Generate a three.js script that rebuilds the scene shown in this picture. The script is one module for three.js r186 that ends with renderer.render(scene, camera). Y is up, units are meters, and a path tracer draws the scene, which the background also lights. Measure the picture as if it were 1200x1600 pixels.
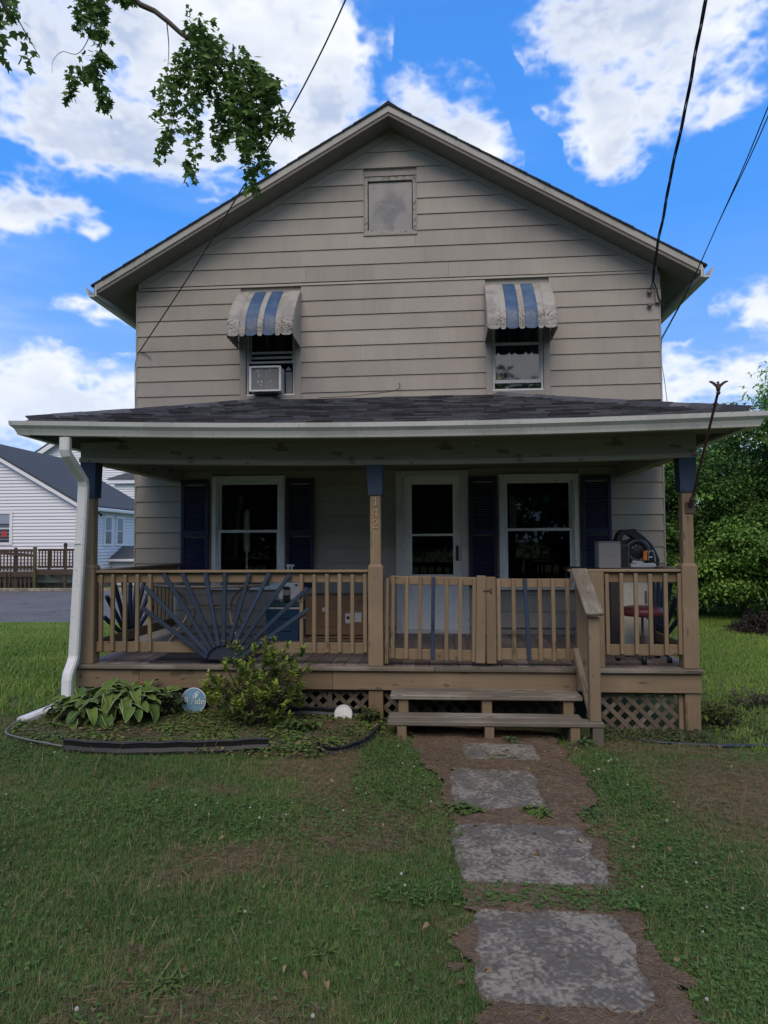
import * as THREE from 'three';
import { mergeGeometries } from 'three/addons/utils/BufferGeometryUtils.js';
import { TextGeometry } from 'three/addons/geometries/TextGeometry.js';
import { FontLoader } from 'three/addons/loaders/FontLoader.js';

// ------------------------------------------------------------------ camera, sky, sun, exposure
const scene = new THREE.Scene();
const camera = new THREE.PerspectiveCamera(71.47, 0.75, 0.1, 600);
camera.rotation.order = 'YXZ';
camera.position.set(0.5955, 1.7074, 9.2943);
camera.rotation.set(0.0424, 0.0756, -0.0051);
const renderer = new THREE.WebGLRenderer({ antialias: true });
renderer.toneMapping = THREE.LinearToneMapping;
renderer.toneMappingExposure = 1.42;
renderer.shadowMap.enabled = true;
const SUN_EL = 47, SUN_AZ = 96;                        // high behind the camera, veiled by thin cloud
const sunDir = new THREE.Vector3(Math.cos(rad(SUN_AZ)) * Math.cos(rad(SUN_EL)), Math.sin(rad(SUN_EL)), Math.sin(rad(SUN_AZ)) * Math.cos(rad(SUN_EL)));
const sun = new THREE.DirectionalLight(0xffead0, 1.5);
sun.position.copy(sunDir).multiplyScalar(60);
sun.castShadow = true; sun.shadow.radius = 75; sun.shadow.mapSize.set(2048, 2048);
Object.assign(sun.shadow.camera, { left: -26, right: 26, top: 26, bottom: -26, near: 1, far: 140 });
scene.add(sun, sun.target);

function rad(a) { return a * Math.PI / 180; }
function rng(seed) { let s = seed >>> 0; return () => { s = (s + 0x6D2B79F5) >>> 0; let t = s; t = Math.imul(t ^ (t >>> 15), t | 1); t ^= t + Math.imul(t ^ (t >>> 7), t | 61); return ((t ^ (t >>> 14)) >>> 0) / 4294967296; }; }
const clamp = (x, a = 0, b = 1) => Math.min(b, Math.max(a, x));
const mix = (a, b, t) => a + (b - a) * t;
const ss = (a, b, x) => { const t = clamp((x - a) / (b - a)); return t * t * (3 - 2 * t); };
const mixc = (a, b, t) => [mix(a[0], b[0], t), mix(a[1], b[1], t), mix(a[2], b[2], t)];
// value noise in three dimensions
const HT = (() => { const r = rng(77), t = new Float32Array(4096); for (let i = 0; i < 4096; i++) t[i] = r(); return t; })();
function h3(x, y, z) { return HT[(Math.imul(x, 73856093) ^ Math.imul(y, 19349663) ^ Math.imul(z, 83492791)) >>> 7 & 4095]; }
function n3(x, y, z) {
  const X = Math.floor(x), Y = Math.floor(y), Z = Math.floor(z); let a = x - X, b = y - Y, c = z - Z;
  a = a * a * (3 - 2 * a); b = b * b * (3 - 2 * b); c = c * c * (3 - 2 * c);
  const l = (i, j) => { const p = h3(X, Y + i, Z + j); return p + (h3(X + 1, Y + i, Z + j) - p) * a; };
  const p0 = l(0, 0), p1 = l(0, 1), q0 = p0 + (l(1, 0) - p0) * b, q1 = p1 + (l(1, 1) - p1) * b;
  return q0 + (q1 - q0) * c;
}
function f3(x, y, z, o) { let s = 0, a = 0.5, t = 0; for (let i = 0; i < o; i++) { s += a * n3(x, y, z); t += a; a *= 0.5; x = x * 2.03 + 11.7; y = y * 2.03 + 5.3; z = z * 2.03 + 3.1; } return s / t; }
function n2(x, y) { return n3(x, y, 0.5); }
function f2(x, y, o, z = 0.5) { return f3(x, y, z, o); }
// periodic noise for tiling textures
function pn(u, v, P, Q, s) {
  const x = u * P, y = v * Q, X = Math.floor(x), Y = Math.floor(y); let a = x - X, b = y - Y; a = a * a * (3 - 2 * a); b = b * b * (3 - 2 * b);
  const m = (i, n) => ((i % n) + n) % n, A = m(X, P), B = m(X + 1, P), C = m(Y, Q), D = m(Y + 1, Q);
  const p = h3(A, C, s), q = h3(B, C, s), r = h3(A, D, s), t = h3(B, D, s);
  return mix(mix(p, q, a), mix(r, t, a), b);
}
function pf(u, v, P, Q, o, s) { let w = 0, a = 0.5, t = 0; for (let i = 0; i < o; i++) { w += a * pn(u, v, P << i, Q << i, s + i * 7); t += a; a *= 0.5; } return w / t; }

{ // the sky: blue air with fair-weather cumulus all round, [azimuth, elevation, half-width, half-height] in degrees
  const W = 4096, H = 2048, data = new Float32Array(W * H * 4), blobs = [];
  const add = (list) => list.forEach((b) => blobs.push(b));
  add([[-121, 33, 11, 7], [-112, 35, 9, 6.5], [-104.6, 37, 8, 5.6], [-99, 35.5, 3.6, 4], [-118, 28.4, 6, 3], [-111, 29, 4.2, 3.2], [-106, 31.5, 6, 4], [-100, 31.5, 4, 3.2], [-114, 43, 14, 7], [-103, 29, 3, 2.4]]);
  add([[-88.8, 30.0, 3.4, 3.1], [-92, 31.6, 2.2, 2.0], [-89.5, 27, 4.2, 3]]);
  add([[-73.5, 33.5, 5.6, 5.2], [-78, 36.3, 3.6, 3.4], [-68.5, 33.4, 4.6, 4], [-74.2, 29.8, 4, 3.2], [-76, 27.2, 2.6, 2], [-67.8, 28.6, 2.2, 1.2], [-73, 40, 8, 4]]);
  add([[-121.5, 22.5, 3, 2], [-118, 23.4, 2.2, 0.8], [-115.6, 22.4, 1.4, 0.6], [-117, 17.2, 2.6, 0.9], [-114.2, 17.0, 2.2, 1.1], [-120, 11.4, 6, 2.2], [-115, 12.2, 4, 1.7], [-122, 8.4, 6, 2.4], [-112, 9, 5, 2.4], [-108, 11.5, 3, 1.8]]);
  add([[-66, 16.7, 2.4, 2.2], [-71, 11.6, 4, 1.8], [-66, 12.4, 4, 2.4], [-75, 10.8, 4, 1.4], [-69, 8.6, 6, 1.5], [-80, 8, 7, 2], [-95, 7, 9, 3]]);
  const r = rng(5);
  for (let k = 0; k < 64; k++) {
    const az = -60 + 292 * r() , el = 6 + 70 * Math.pow(r(), 1.5), s = 3 + 7 * r(), n = 3 + Math.floor(r() * 4);
    for (let j = 0; j < n; j++) { const a = az + (r() - 0.5) * s * 2.4 / Math.cos(rad(el)); if (a > -58 && a < 230) blobs.push([a, el + (r() - 0.4) * s * 0.7, s * (0.5 + 0.6 * r()) / Math.cos(rad(el)), s * (0.3 + 0.35 * r())]); }
  }
  for (const b of blobs) b[0] = ((b[0] % 360) + 360) % 360;
  const bins = Array.from({ length: 72 }, () => []);
  blobs.forEach((b) => { for (let i = 0; i < 72; i++) { let d = Math.abs(i * 5 + 2.5 - b[0]); d = Math.min(d, 360 - d); if (d < b[2] * 1.6 + 6) bins[i].push(b); } });
  const low = [0.33, 0.49, 0.7], mid = [0.058, 0.245, 0.7], top = [0.036, 0.152, 0.51];
  for (let j = 0; j < H; j++) {
    const el = (j + 0.5) / H * 180 - 90, ce = Math.cos(rad(el)), se = Math.sin(rad(el));
    for (let i = 0; i < W; i++) {
      const k = (j * W + i) * 4; let c;
      if (el < 0) c = [0.09, 0.1, 0.07];
      else {
        const phi = ((i + 0.5) / W - 0.5) * 360, x = Math.cos(rad(phi)) * ce, z = Math.sin(rad(phi)) * ce;
        c = el < 24 ? mixc(low, mid, Math.pow(el / 24, 0.75)) : mixc(mid, top, ss(20, 60, el));
        { const ci = f3(x * 3.5 + 60, se * 19, z * 3.5, 6), a2 = ss(0.48, 0.8, ci) * 0.55 * ss(0, 3, el) * (1 - 0.9 * ss(10, 22, el)); c = mixc(c, [0.72, 0.75, 0.79], a2); }
        let D = -1; const az = ((phi % 360) + 360) % 360, w1 = (f3(x * 7, se * 9, z * 7, 3) - 0.5) * 5, w2 = (f3(x * 7 + 40, se * 9, z * 7, 3) - 0.5) * 3.4;
        let sum = 0;
        for (const b of bins[Math.floor(az / 5) % 72]) { let d = az + w1 - b[0]; if (d > 180) d -= 360; if (d < -180) d += 360; const e = el + w2 - b[1], q = d * d / (b[2] * b[2]) + e * e / (b[3] * b[3] * (e < 0 ? 0.6 : 1)); if (q < 2.4) { const g = 1 - q / 2.4; sum += g * g; D = Math.max(D, g); } }
        if (sum > 0.003) {
          const wq = (f3(x * 22, se * 34, z * 22, 3) - 0.5) * 0.16, n = f3(x * 14 + 3 + wq * 9, se * 24 + wq * 7, z * 14 - wq * 6, 6), n1 = 1 - Math.abs(2 * f3(x * 46 + 9, se * 78, z * 46, 6) - 1) * 1.7;
          const dens = Math.min(1.15, sum) * 1.0 + (n - 0.5) * 2.1 + (n1 - 0.62) * 0.5 - 0.32;
          const al = Math.pow(ss(-0.26, 0.82, dens), 1.3);
          if (al > 0) {
            const under = clamp(f3(x * 8 + 31 + wq * 5, se * 17 + 4, z * 8, 6) * 2.3 - 0.55) * ss(0.15, 1.15, dens) * mix(0.5, 1, ss(12, 26, el)), lit = 0.97 + (n1 - 0.62) * 0.05;
            const col = [lit * mix(0.76, 0.37, under), lit * mix(0.775, 0.44, under), lit * mix(0.79, 0.59, under)];
            c = mixc(c, col, al * mix(0.85, 1, ss(6, 16, el)));
          }
        }
      }
      data[k] = c[0]; data[k + 1] = c[1]; data[k + 2] = c[2]; data[k + 3] = 1;
    }
  }
  const sky = new THREE.DataTexture(data, W, H, THREE.RGBAFormat, THREE.FloatType);
  sky.mapping = THREE.EquirectangularReflectionMapping; sky.magFilter = THREE.LinearFilter; sky.needsUpdate = true;
  scene.background = sky; scene.environment = sky;
}

// ------------------------------------------------------------------ helpers
const R = rng(2024);
const taken = new Map();
function numbered(name) { const n = taken.get(name) ?? 0; taken.set(name, n + 1); return n ? name + '_' + String(n).padStart(3, '0') : name; }
function tag(o, label, category, group, kind) { o.userData.label = label; if (category) o.userData.category = category; if (group) o.userData.group = group; if (kind) o.userData.kind = kind; return o; }
function prep(g) {
  if (g.index) g = g.toNonIndexed();
  if (!g.attributes.normal) g.computeVertexNormals();
  if (!g.attributes.uv) g.setAttribute('uv', new THREE.BufferAttribute(new Float32Array(g.attributes.position.count * 2), 2));
  for (const k of Object.keys(g.attributes)) if (!['position', 'normal', 'uv', 'color'].includes(k)) g.deleteAttribute(k);
  return g;
}
function merge(list) { list = list.flat(Infinity).map(prep); return list.length === 1 ? list[0] : mergeGeometries(list, false); }
function mesh(name, geos, material, parent, kind) {
  const m = new THREE.Mesh(Array.isArray(geos) ? merge(geos) : prep(geos), material);
  m.name = name; m.castShadow = m.receiveShadow = true; if (kind) m.userData.kind = kind; parent?.add(m); return m;
}
function thing(name, x, y, z, label, category, group) { const o = new THREE.Group(); o.name = numbered(name); o.position.set(x, y, z); tag(o, label, category, group); scene.add(o); return o; }
function single(name, geos, m, label, category, group) { const o = mesh(numbered(name), geos, m, scene); return tag(o, label, category, group); }
function struct(name, geos, m) { const o = mesh(numbered(name), geos, m, scene); o.userData.kind = 'structure'; return o; }
function inst(name, geo, m, mats, cols, parent, kind = 'stuff') {
  const im = new THREE.InstancedMesh(prep(geo), m, mats.length); im.name = name;
  mats.forEach((q, i) => { im.setMatrixAt(i, q); if (cols) im.setColorAt(i, cols[i]); });
  im.castShadow = im.receiveShadow = true; if (kind) im.userData.kind = kind; parent?.add(im); return im;
}
function tris(P) { // flat triangles with planar uv in metres
  const g = new THREE.BufferGeometry(); g.setAttribute('position', new THREE.Float32BufferAttribute(P, 3)); g.computeVertexNormals(); return boxuv(g);
}
function boxuv(g, along, off = [0, 0]) {
  g = g.index ? g.toNonIndexed() : g; const p = g.attributes.position, n = g.attributes.normal, uv = new Float32Array(p.count * 2);
  for (let i = 0; i < p.count; i++) {
    const x = p.getX(i), y = p.getY(i), z = p.getZ(i), t = i - i % 3;
    const a = Math.abs(n.getX(t)), b = Math.abs(n.getY(t)), c = Math.abs(n.getZ(t)), ax = a >= b && a >= c ? 0 : b >= c ? 1 : 2, v = [x, y, z];
    let L = along ?? 0; if (L === ax) L = (ax + 1) % 3; const M = 3 - L - ax;
    uv[i * 2] = v[L] + off[0]; uv[i * 2 + 1] = v[M] + off[1];
  }
  g.setAttribute('uv', new THREE.BufferAttribute(uv, 2)); return g;
}
function cbox(w, h, d, c = 0.004) { // box with chamfered edges, centred; grain runs along the longest side, every piece from another place of the texture
  c = Math.min(c, w * 0.3, h * 0.3, d * 0.3);
  const X = w / 2, Y = h / 2, Z = d / 2, P = [];
  const quad = (a, b, e, f) => P.push(...a, ...b, ...e, ...a, ...e, ...f), S = [-1, 1];
  for (const s of S) {
    const q = (pts) => (s > 0 ? quad(...pts) : quad(...pts.reverse()));
    q([[s * X, -Y + c, Z - c], [s * X, -Y + c, -Z + c], [s * X, Y - c, -Z + c], [s * X, Y - c, Z - c]]);
    q([[-X + c, s * Y, Z - c], [X - c, s * Y, Z - c], [X - c, s * Y, -Z + c], [-X + c, s * Y, -Z + c]]);
    q([[-X + c, -Y + c, s * Z], [X - c, -Y + c, s * Z], [X - c, Y - c, s * Z], [-X + c, Y - c, s * Z]]);
  }
  for (const a of S) for (const b of S) {
    const o = (pts, flip) => (flip ? quad(...pts.reverse()) : quad(...pts));
    o([[-X + c, a * Y, b * (Z - c)], [X - c, a * Y, b * (Z - c)], [X - c, a * (Y - c), b * Z], [-X + c, a * (Y - c), b * Z]], a * b > 0);
    o([[a * X, -Y + c, b * (Z - c)], [a * X, Y - c, b * (Z - c)], [a * (X - c), Y - c, b * Z], [a * (X - c), -Y + c, b * Z]], a * b < 0);
    o([[a * X, b * (Y - c), -Z + c], [a * X, b * (Y - c), Z - c], [a * (X - c), b * Y, Z - c], [a * (X - c), b * Y, -Z + c]], a * b > 0);
    for (const e of S) { const t = [[a * X, b * (Y - c), e * (Z - c)], [a * (X - c), b * Y, e * (Z - c)], [a * (X - c), b * (Y - c), e * Z]]; if (a * b * e < 0) t.reverse(); P.push(...t[0], ...t[1], ...t[2]); }
  }
  const g = new THREE.BufferGeometry(); g.setAttribute('position', new THREE.Float32BufferAttribute(P, 3)); g.computeVertexNormals();
  const L = w >= h && w >= d ? 0 : h >= d ? 1 : 2; return boxuv(g, L, [R() * 7, R() * 7]);
}
function B(x0, x1, y0, y1, z0, z1, c) { return cbox(Math.abs(x1 - x0), Math.abs(y1 - y0), Math.abs(z1 - z0), c).translate((x0 + x1) / 2, (y0 + y1) / 2, (z0 + z1) / 2); }
function bar(a, b, w, d, c = 0.003, roll = 0) { // a squared bar from a to b, w across and d deep
  const A = new THREE.Vector3(...a), Bv = new THREE.Vector3(...b), dir = Bv.clone().sub(A), L = dir.length(), g = cbox(w, L, d, c);
  g.rotateY(roll); const q = new THREE.Quaternion().setFromUnitVectors(new THREE.Vector3(0, 1, 0), dir.normalize());
  g.applyQuaternion(q); return g.translate((A.x + Bv.x) / 2, (A.y + Bv.y) / 2, (A.z + Bv.z) / 2);
}
function hexa(p) { // eight corners: 0-3 back loop, 4-7 front loop (counter-clockwise seen from the front)
  const P = [], q = (a, b, c, d) => P.push(...p[a], ...p[b], ...p[c], ...p[a], ...p[c], ...p[d]);
  q(4, 5, 6, 7); q(1, 0, 3, 2); q(0, 4, 7, 3); q(5, 1, 2, 6); q(7, 6, 2, 3); q(0, 1, 5, 4); return tris(P);
}
function prism(pts, z0, z1, holes = []) { // outline in x, y pushed from z0 to z1
  const s = new THREE.Shape(pts.map((p) => new THREE.Vector2(...p))); for (const h of holes) s.holes.push(new THREE.Path(h.map((p) => new THREE.Vector2(...p))));
  return boxuv(new THREE.ExtrudeGeometry(s, { depth: z1 - z0, bevelEnabled: false }).translate(0, 0, z0), 0);
}
function tube(pts, r, seg = 24, rs = 7, closed = false) { return new THREE.TubeGeometry(new THREE.CatmullRomCurve3(pts.map((p) => new THREE.Vector3(...p)), closed, 'centripetal'), seg, r, rs, closed); }
function taper(pts, r0, r1, seg = 8, rs = 6) { // a limb that thins from r0 to r1
  const g = tube(pts, 1, seg, rs), c = new THREE.CatmullRomCurve3(pts.map((p) => new THREE.Vector3(...p)), false, 'centripetal'), p = g.attributes.position, v = new THREE.Vector3();
  for (let i = 0; i <= seg; i++) { const o = c.getPointAt(i / seg), r = mix(r0, r1, i / seg); for (let j = 0; j <= rs; j++) { const k = i * (rs + 1) + j; v.fromBufferAttribute(p, k).sub(o).multiplyScalar(r).add(o); p.setXYZ(k, v.x, v.y, v.z); } }
  g.computeVertexNormals(); return g;
}
function lathe(pts, n = 20) { return new THREE.LatheGeometry(pts.map((p) => new THREE.Vector2(...p)), n); }
function put(g, x, y, z, ry = 0, rx = 0, rz = 0) { if (rx) g.rotateX(rx); if (rz) g.rotateZ(rz); if (ry) g.rotateY(ry); return g.translate(x, y, z); }
function warp(g, f) { const p = g.attributes.position; for (let i = 0; i < p.count; i++) { const q = f(p.getX(i), p.getY(i), p.getZ(i)); p.setXYZ(i, ...q); } g.computeVertexNormals(); return g; }

// ------------------------------------------------------------------ materials
const toS = (x) => { x = clamp(x); return x <= 0.0031308 ? x * 12.92 : 1.055 * Math.pow(x, 1 / 2.4) - 0.055; };
function texture(n, rep, f) { // f(u, v) -> [r, g, b, height], linear; a colour map and a height map
  const a = new Uint8Array(n * n * 4), b = new Uint8Array(n * n * 4);
  for (let j = 0; j < n; j++) for (let i = 0; i < n; i++) {
    const c = f((i + 0.5) / n, (j + 0.5) / n), k = (j * n + i) * 4, h = clamp(c[3] ?? 0.5) * 255;
    a[k] = toS(c[0]) * 255; a[k + 1] = toS(c[1]) * 255; a[k + 2] = toS(c[2]) * 255; a[k + 3] = 255; b[k] = b[k + 1] = b[k + 2] = h; b[k + 3] = 255;
  }
  const mk = (d, s) => { const t = new THREE.DataTexture(d, n, n); t.wrapS = t.wrapT = THREE.RepeatWrapping; t.magFilter = THREE.LinearFilter; t.minFilter = THREE.LinearMipmapLinearFilter; t.generateMipmaps = true; t.repeat.set(1 / rep[0], 1 / rep[1]); if (s) t.colorSpace = THREE.SRGBColorSpace; t.needsUpdate = true; return t; };
  return { map: mk(a, true), bumpMap: mk(b, false) };
}
function mat(o) { return new THREE.MeshStandardMaterial({ roughness: 0.75, ...o }); }
function lin(r, g, b) { return new THREE.Color().setRGB(r, g, b); }
const M = {};
// painted cement-board siding: faint combed grain, dust streaks
const sidingTex = texture(512, [2.4, 2.4], (u, v) => {
  const comb = pf(u, v, 128, 4, 3, 3), big = pf(u, v, 4, 3, 4, 9), streak = pf(u, v, 24, 2, 3, 21), k = 0.93 + (comb - 0.5) * 0.1 + (big - 0.5) * 0.2 + (streak - 0.5) * 0.12;
  return [0.365 * k, 0.335 * k, 0.29 * k, 0.4 + comb * 0.5];
});
M.siding = [1, 0.94, 1.045, 0.975].map((k) => mat({ ...sidingTex, color: lin(k, k, k), bumpScale: 0.0012, roughness: 0.8 }));
M.trim = mat({ ...sidingTex, color: lin(0.92, 0.92, 0.92), bumpScale: 0.001, roughness: 0.75 });
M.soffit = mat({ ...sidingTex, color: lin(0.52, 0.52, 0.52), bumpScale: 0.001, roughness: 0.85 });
const woodTex = (base, dark, worn, wear, seed) => texture(512, [1.6, 0.8], (u, v) => {
  const grain = pf(u, v, 4, 96, 4, seed), fine = pf(u, v, 16, 200, 2, seed + 31), blot = pf(u, v, 5, 4, 4, seed + 60), kn = pf(u, v, 10, 14, 3, seed + 80);
  let c = mixc(base, dark, clamp((grain - 0.38) * 1.8) * 0.55 + (fine - 0.5) * 0.3); c = mixc(c, worn, ss(1 - wear, 1.15 - wear, blot * 0.6 + grain * 0.35 + fine * 0.15)); const k = 0.86 + blot * 0.3 - ss(0.74, 0.8, kn) * 0.45;
  return [c[0] * k, c[1] * k, c[2] * k, 0.6 - grain * 0.35 + fine * 0.2];
});
const brownTex = woodTex([0.222, 0.164, 0.099], [0.152, 0.108, 0.064], [0.27, 0.215, 0.165], 0.3, 100);
M.brown = [1, 0.86, 1.1, 0.93, 1.02].map((k, i) => mat({ ...brownTex, color: lin(k * (1 + (i % 2) * 0.03), k, k * (1 - (i % 2) * 0.04)), bumpScale: 0.0012, roughness: 0.78 }));
const greyTex = woodTex([0.145, 0.124, 0.092], [0.065, 0.054, 0.04], [0.205, 0.185, 0.148], 0.42, 300);
M.grey = [1, 0.86, 1.1].map((k) => mat({ ...greyTex, color: lin(k, k, k), bumpScale: 0.002, roughness: 0.85 }));
M.lattice = mat({ ...greyTex, color: lin(0.8, 0.76, 0.72), bumpScale: 0.0015, roughness: 0.9 });
const deckTex = woodTex([0.165, 0.13, 0.11], [0.09, 0.075, 0.065], [0.23, 0.2, 0.18], 0.4, 500);
M.deck = [1, 0.88, 1.1, 0.95].map((k) => mat({ ...deckTex, color: lin(k, k, k), bumpScale: 0.0018, roughness: 0.72 }));
const navyTex = woodTex([0.02, 0.036, 0.068], [0.014, 0.026, 0.05], [0.055, 0.075, 0.11], 0.24, 700);
M.navy = [1, 0.82, 1.25].map((k) => mat({ ...navyTex, color: lin(k, k, k), bumpScale: 0.0006, roughness: 0.6 }));
M.shutter = mat({ ...navyTex, color: lin(0.62, 0.5, 0.85), bumpScale: 0.0004, roughness: 0.6 });
M.capblue = mat({ ...navyTex, color: lin(1.25, 1.3, 1.35), bumpScale: 0.0006, roughness: 0.5 });
const whiteTex = texture(512, [1.5, 1.5], (u, v) => { const a = pf(u, v, 6, 3, 5, 40), b = pf(u, v, 60, 4, 3, 41), s = pf(u, v, 70, 70, 2, 43), k = 0.98 - ss(0.5, 0.8, a) * 0.16 - (b - 0.5) * 0.1 - ss(0.8, 0.86, s) * 0.35; return [0.74 * k, 0.75 * k, 0.735 * k, 0.5 + (s - 0.5) * 0.2]; });
M.white = mat({ ...whiteTex, bumpScale: 0.0004, roughness: 0.45 });
M.whiteDoor = mat({ ...whiteTex, color: lin(1.12, 1.12, 1.1), bumpScale: 0.0003, roughness: 0.4 });
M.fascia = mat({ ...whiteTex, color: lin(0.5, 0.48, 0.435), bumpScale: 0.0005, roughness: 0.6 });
M.gutter = mat({ ...whiteTex, color: lin(0.76, 0.77, 0.75), bumpScale: 0.0004, roughness: 0.4 });
const flakeTex = texture(512, [0.7, 0.7], (u, v) => { const a = pf(u, v, 26, 26, 4, 60), b = pf(u, v, 6, 6, 3, 61), t = ss(0.56, 0.62, a * 0.7 + b * 0.35); const c = mixc([0.33, 0.32, 0.295], [0.19, 0.165, 0.135], t); return [...c, 0.8 - t * 0.6]; });
M.wornWhite = mat({ ...whiteTex, color: lin(0.8, 0.8, 0.78), bumpScale: 0.001, roughness: 0.6 });
M.flaky = mat({ ...flakeTex, bumpScale: 0.002, roughness: 0.85 });
const beamTex = texture(512, [1.6, 0.5], (u, v) => { const a = pf(u, v, 14, 10, 5, 70), b = pf(u, v, 5, 30, 3, 71), t = ss(0.68, 0.74, a); const c = mixc([0.3, 0.28, 0.24], [0.17, 0.145, 0.12], t), k = 0.85 + b * 0.25; return [c[0] * k, c[1] * k, c[2] * k, 0.7 - t * 0.5]; });
M.beam = mat({ ...beamTex, bumpScale: 0.002, roughness: 0.8 });
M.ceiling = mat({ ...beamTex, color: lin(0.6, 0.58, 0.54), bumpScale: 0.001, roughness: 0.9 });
const shTex = texture(512, [0.5, 0.5], (u, v) => { const a = pf(u, v, 128, 128, 2, 90), b = pf(u, v, 8, 8, 4, 91), k = 0.55 + a * 0.75 + (b - 0.5) * 0.4; return [0.068 * k, 0.071 * k, 0.078 * k, a]; });
M.shingle = [[1, 1, 1], [0.48, 0.48, 0.5], [1.75, 1.7, 1.64], [0.7, 0.68, 0.69], [1.35, 1.34, 1.36]].map((k) => mat({ ...shTex, color: lin(...k), bumpScale: 0.002, roughness: 0.95 }));
const concTex = texture(1024, [1.7, 1.7], (u, v) => {
  const big = pf(u, v, 4, 4, 5, 120), li = pf(u, v, 20, 20, 5, 121), fine = pf(u, v, 110, 110, 3, 122), br = pf(u, v, 3, 5, 4, 124);
  const dark = [0.085, 0.075, 0.06], pale = [0.27, 0.238, 0.182]; const t = ss(0.4, 0.74, li * 0.6 + big * 0.42 + (fine - 0.5) * 0.6); let c = mixc(dark, pale, 0.12 + t * 0.68); c = mixc(c, [0.16, 0.125, 0.085], ss(0.58, 0.75, br) * 0.55); const k = 0.8 + fine * 0.4; return [c[0] * k, c[1] * k, c[2] * k, 0.3 + li * 0.3 + fine * 0.35];
});
M.concrete = mat({ ...concTex, bumpScale: 0.006, roughness: 0.95 });
const soilTex = texture(1024, [1.3, 1.3], (u, v) => {
  const a = pf(u, v, 40, 40, 4, 140), b = pf(u, v, 6, 6, 4, 141), n1 = pf(u + v, v, 160, 18, 3, 142), n2_ = pf(u, v + u, 18, 160, 3, 143), s = Math.max(ss(0.6, 0.72, n1), ss(0.62, 0.74, n2_));
  let c = mixc([0.075, 0.052, 0.033], [0.15, 0.105, 0.066], a); c = mixc(c, [0.22, 0.165, 0.105], s * 0.22); const k = 0.75 + b * 0.5; return [c[0] * k, c[1] * k, c[2] * k, a * 0.8 + s * 0.1];
});
M.litter = mat({ ...soilTex, bumpScale: 0.012, roughness: 1 });
M.bedsoil = mat({ ...soilTex, color: lin(0.62, 0.68, 0.5), bumpScale: 0.012, roughness: 1 });
const turfTex = texture(1024, [1.9, 1.9], (u, v) => { const a = pf(u, v, 120, 120, 3, 160), b = pf(u, v, 8, 8, 5, 161), k = 0.55 + a * 0.9; const c = mixc([0.85, 1.0, 0.7], [1.25, 1.0, 0.95], ss(0.4, 0.65, b)); return [0.55 * c[0] * k, 0.55 * c[1] * k, 0.55 * c[2] * k, a]; });
M.turf = mat({ ...turfTex, vertexColors: true, bumpScale: 0.02, roughness: 1 });
const aspTex = texture(512, [4, 4], (u, v) => { const a = pf(u, v, 120, 120, 2, 180), b = pf(u, v, 4, 4, 5, 181), cr = Math.abs(pf(u, v, 5, 5, 4, 182) - 0.5), k = (0.7 + a * 0.6) * (0.8 + b * 0.4) * mix(0.45, 1, ss(0.0, 0.02, cr)); return [0.125 * k, 0.124 * k, 0.124 * k, a]; });
M.asphalt = mat({ ...aspTex, bumpScale: 0.004, roughness: 0.95 });
const barkTex = texture(512, [0.6, 0.6], (u, v) => { const a = pf(u, v, 20, 5, 5, 200), k = 0.5 + a; return [0.1 * k, 0.085 * k, 0.07 * k, a]; });
M.bark = mat({ ...barkTex, bumpScale: 0.02, roughness: 1 });
// awning enamel: chalky cream with lichen specks near its lower edge (v runs down the slat)
const awnTex = (base, chalk, seed) => texture(512, [1, 1.3], (u, v) => { const s = pf(u, v, 70, 90, 3, seed), b = pf(u, v, 5, 5, 4, seed + 3), low = ss(0.42, 0.62, v) * (1 - ss(0.8, 0.97, v)), t = ss(0.53, 0.62, s * 0.75 + b * 0.3) * low; let c = mixc(base, chalk, ss(0.35, 0.7, pf(u, v, 7, 10, 5, seed + 6))); c = mixc(c, [0.05, 0.045, 0.04], t * 0.9); return [...c, 0.5 + t * 0.4]; });
M.cream = mat({ ...awnTex([0.35, 0.335, 0.295], [0.255, 0.242, 0.212], 220), bumpScale: 0.0002, roughness: 0.6 });
M.awnblue = mat({ ...awnTex([0.035, 0.085, 0.175], [0.075, 0.13, 0.22], 240), bumpScale: 0.0005, roughness: 0.5 });
M.black = mat({ color: lin(0.012, 0.012, 0.014), roughness: 0.5 });
M.rubber = mat({ color: lin(0.018, 0.019, 0.022), roughness: 0.55 });
M.metal = mat({ color: lin(0.45, 0.45, 0.46), metalness: 0.9, roughness: 0.35 });
M.iron = mat({ color: lin(0.09, 0.06, 0.05), metalness: 0.3, roughness: 0.6 });
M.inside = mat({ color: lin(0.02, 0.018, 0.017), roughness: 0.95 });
M.glass = new THREE.MeshPhysicalMaterial({ color: lin(0.9, 0.93, 0.93), transmission: 1, thickness: 0, roughness: 0.02, ior: 1.5 });
M.glassUp = new THREE.MeshPhysicalMaterial({ color: lin(0.85, 0.92, 0.95), transmission: 1, thickness: 0, roughness: 0.03, ior: 2.0 });
const dirtyTex = texture(512, [0.6, 0.64], (u, v) => { const a = pf(u, v, 4, 4, 5, 260), b = pf(u, v, 14, 20, 4, 261), w = Math.exp(-(((u - 0.5) / 0.24) ** 2 + ((v - 0.52) / 0.2) ** 2)), c = mixc([0.20, 0.20, 0.195], [0.08, 0.09, 0.10], clamp(ss(0.35, 0.75, a + w * 0.3) * 0.8 + ss(0.55, 0.75, b) * w * 0.6)); return [...c, 0.5]; });
M.dirtyPane = mat({ map: dirtyTex.map, roughness: 0.3 });
const leafMat = (c, o = {}) => new THREE.MeshPhysicalMaterial({ color: c, roughness: 0.8, transmission: 0.3, thickness: 0, specularIntensity: 0.35, side: THREE.DoubleSide, ...o });

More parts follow.
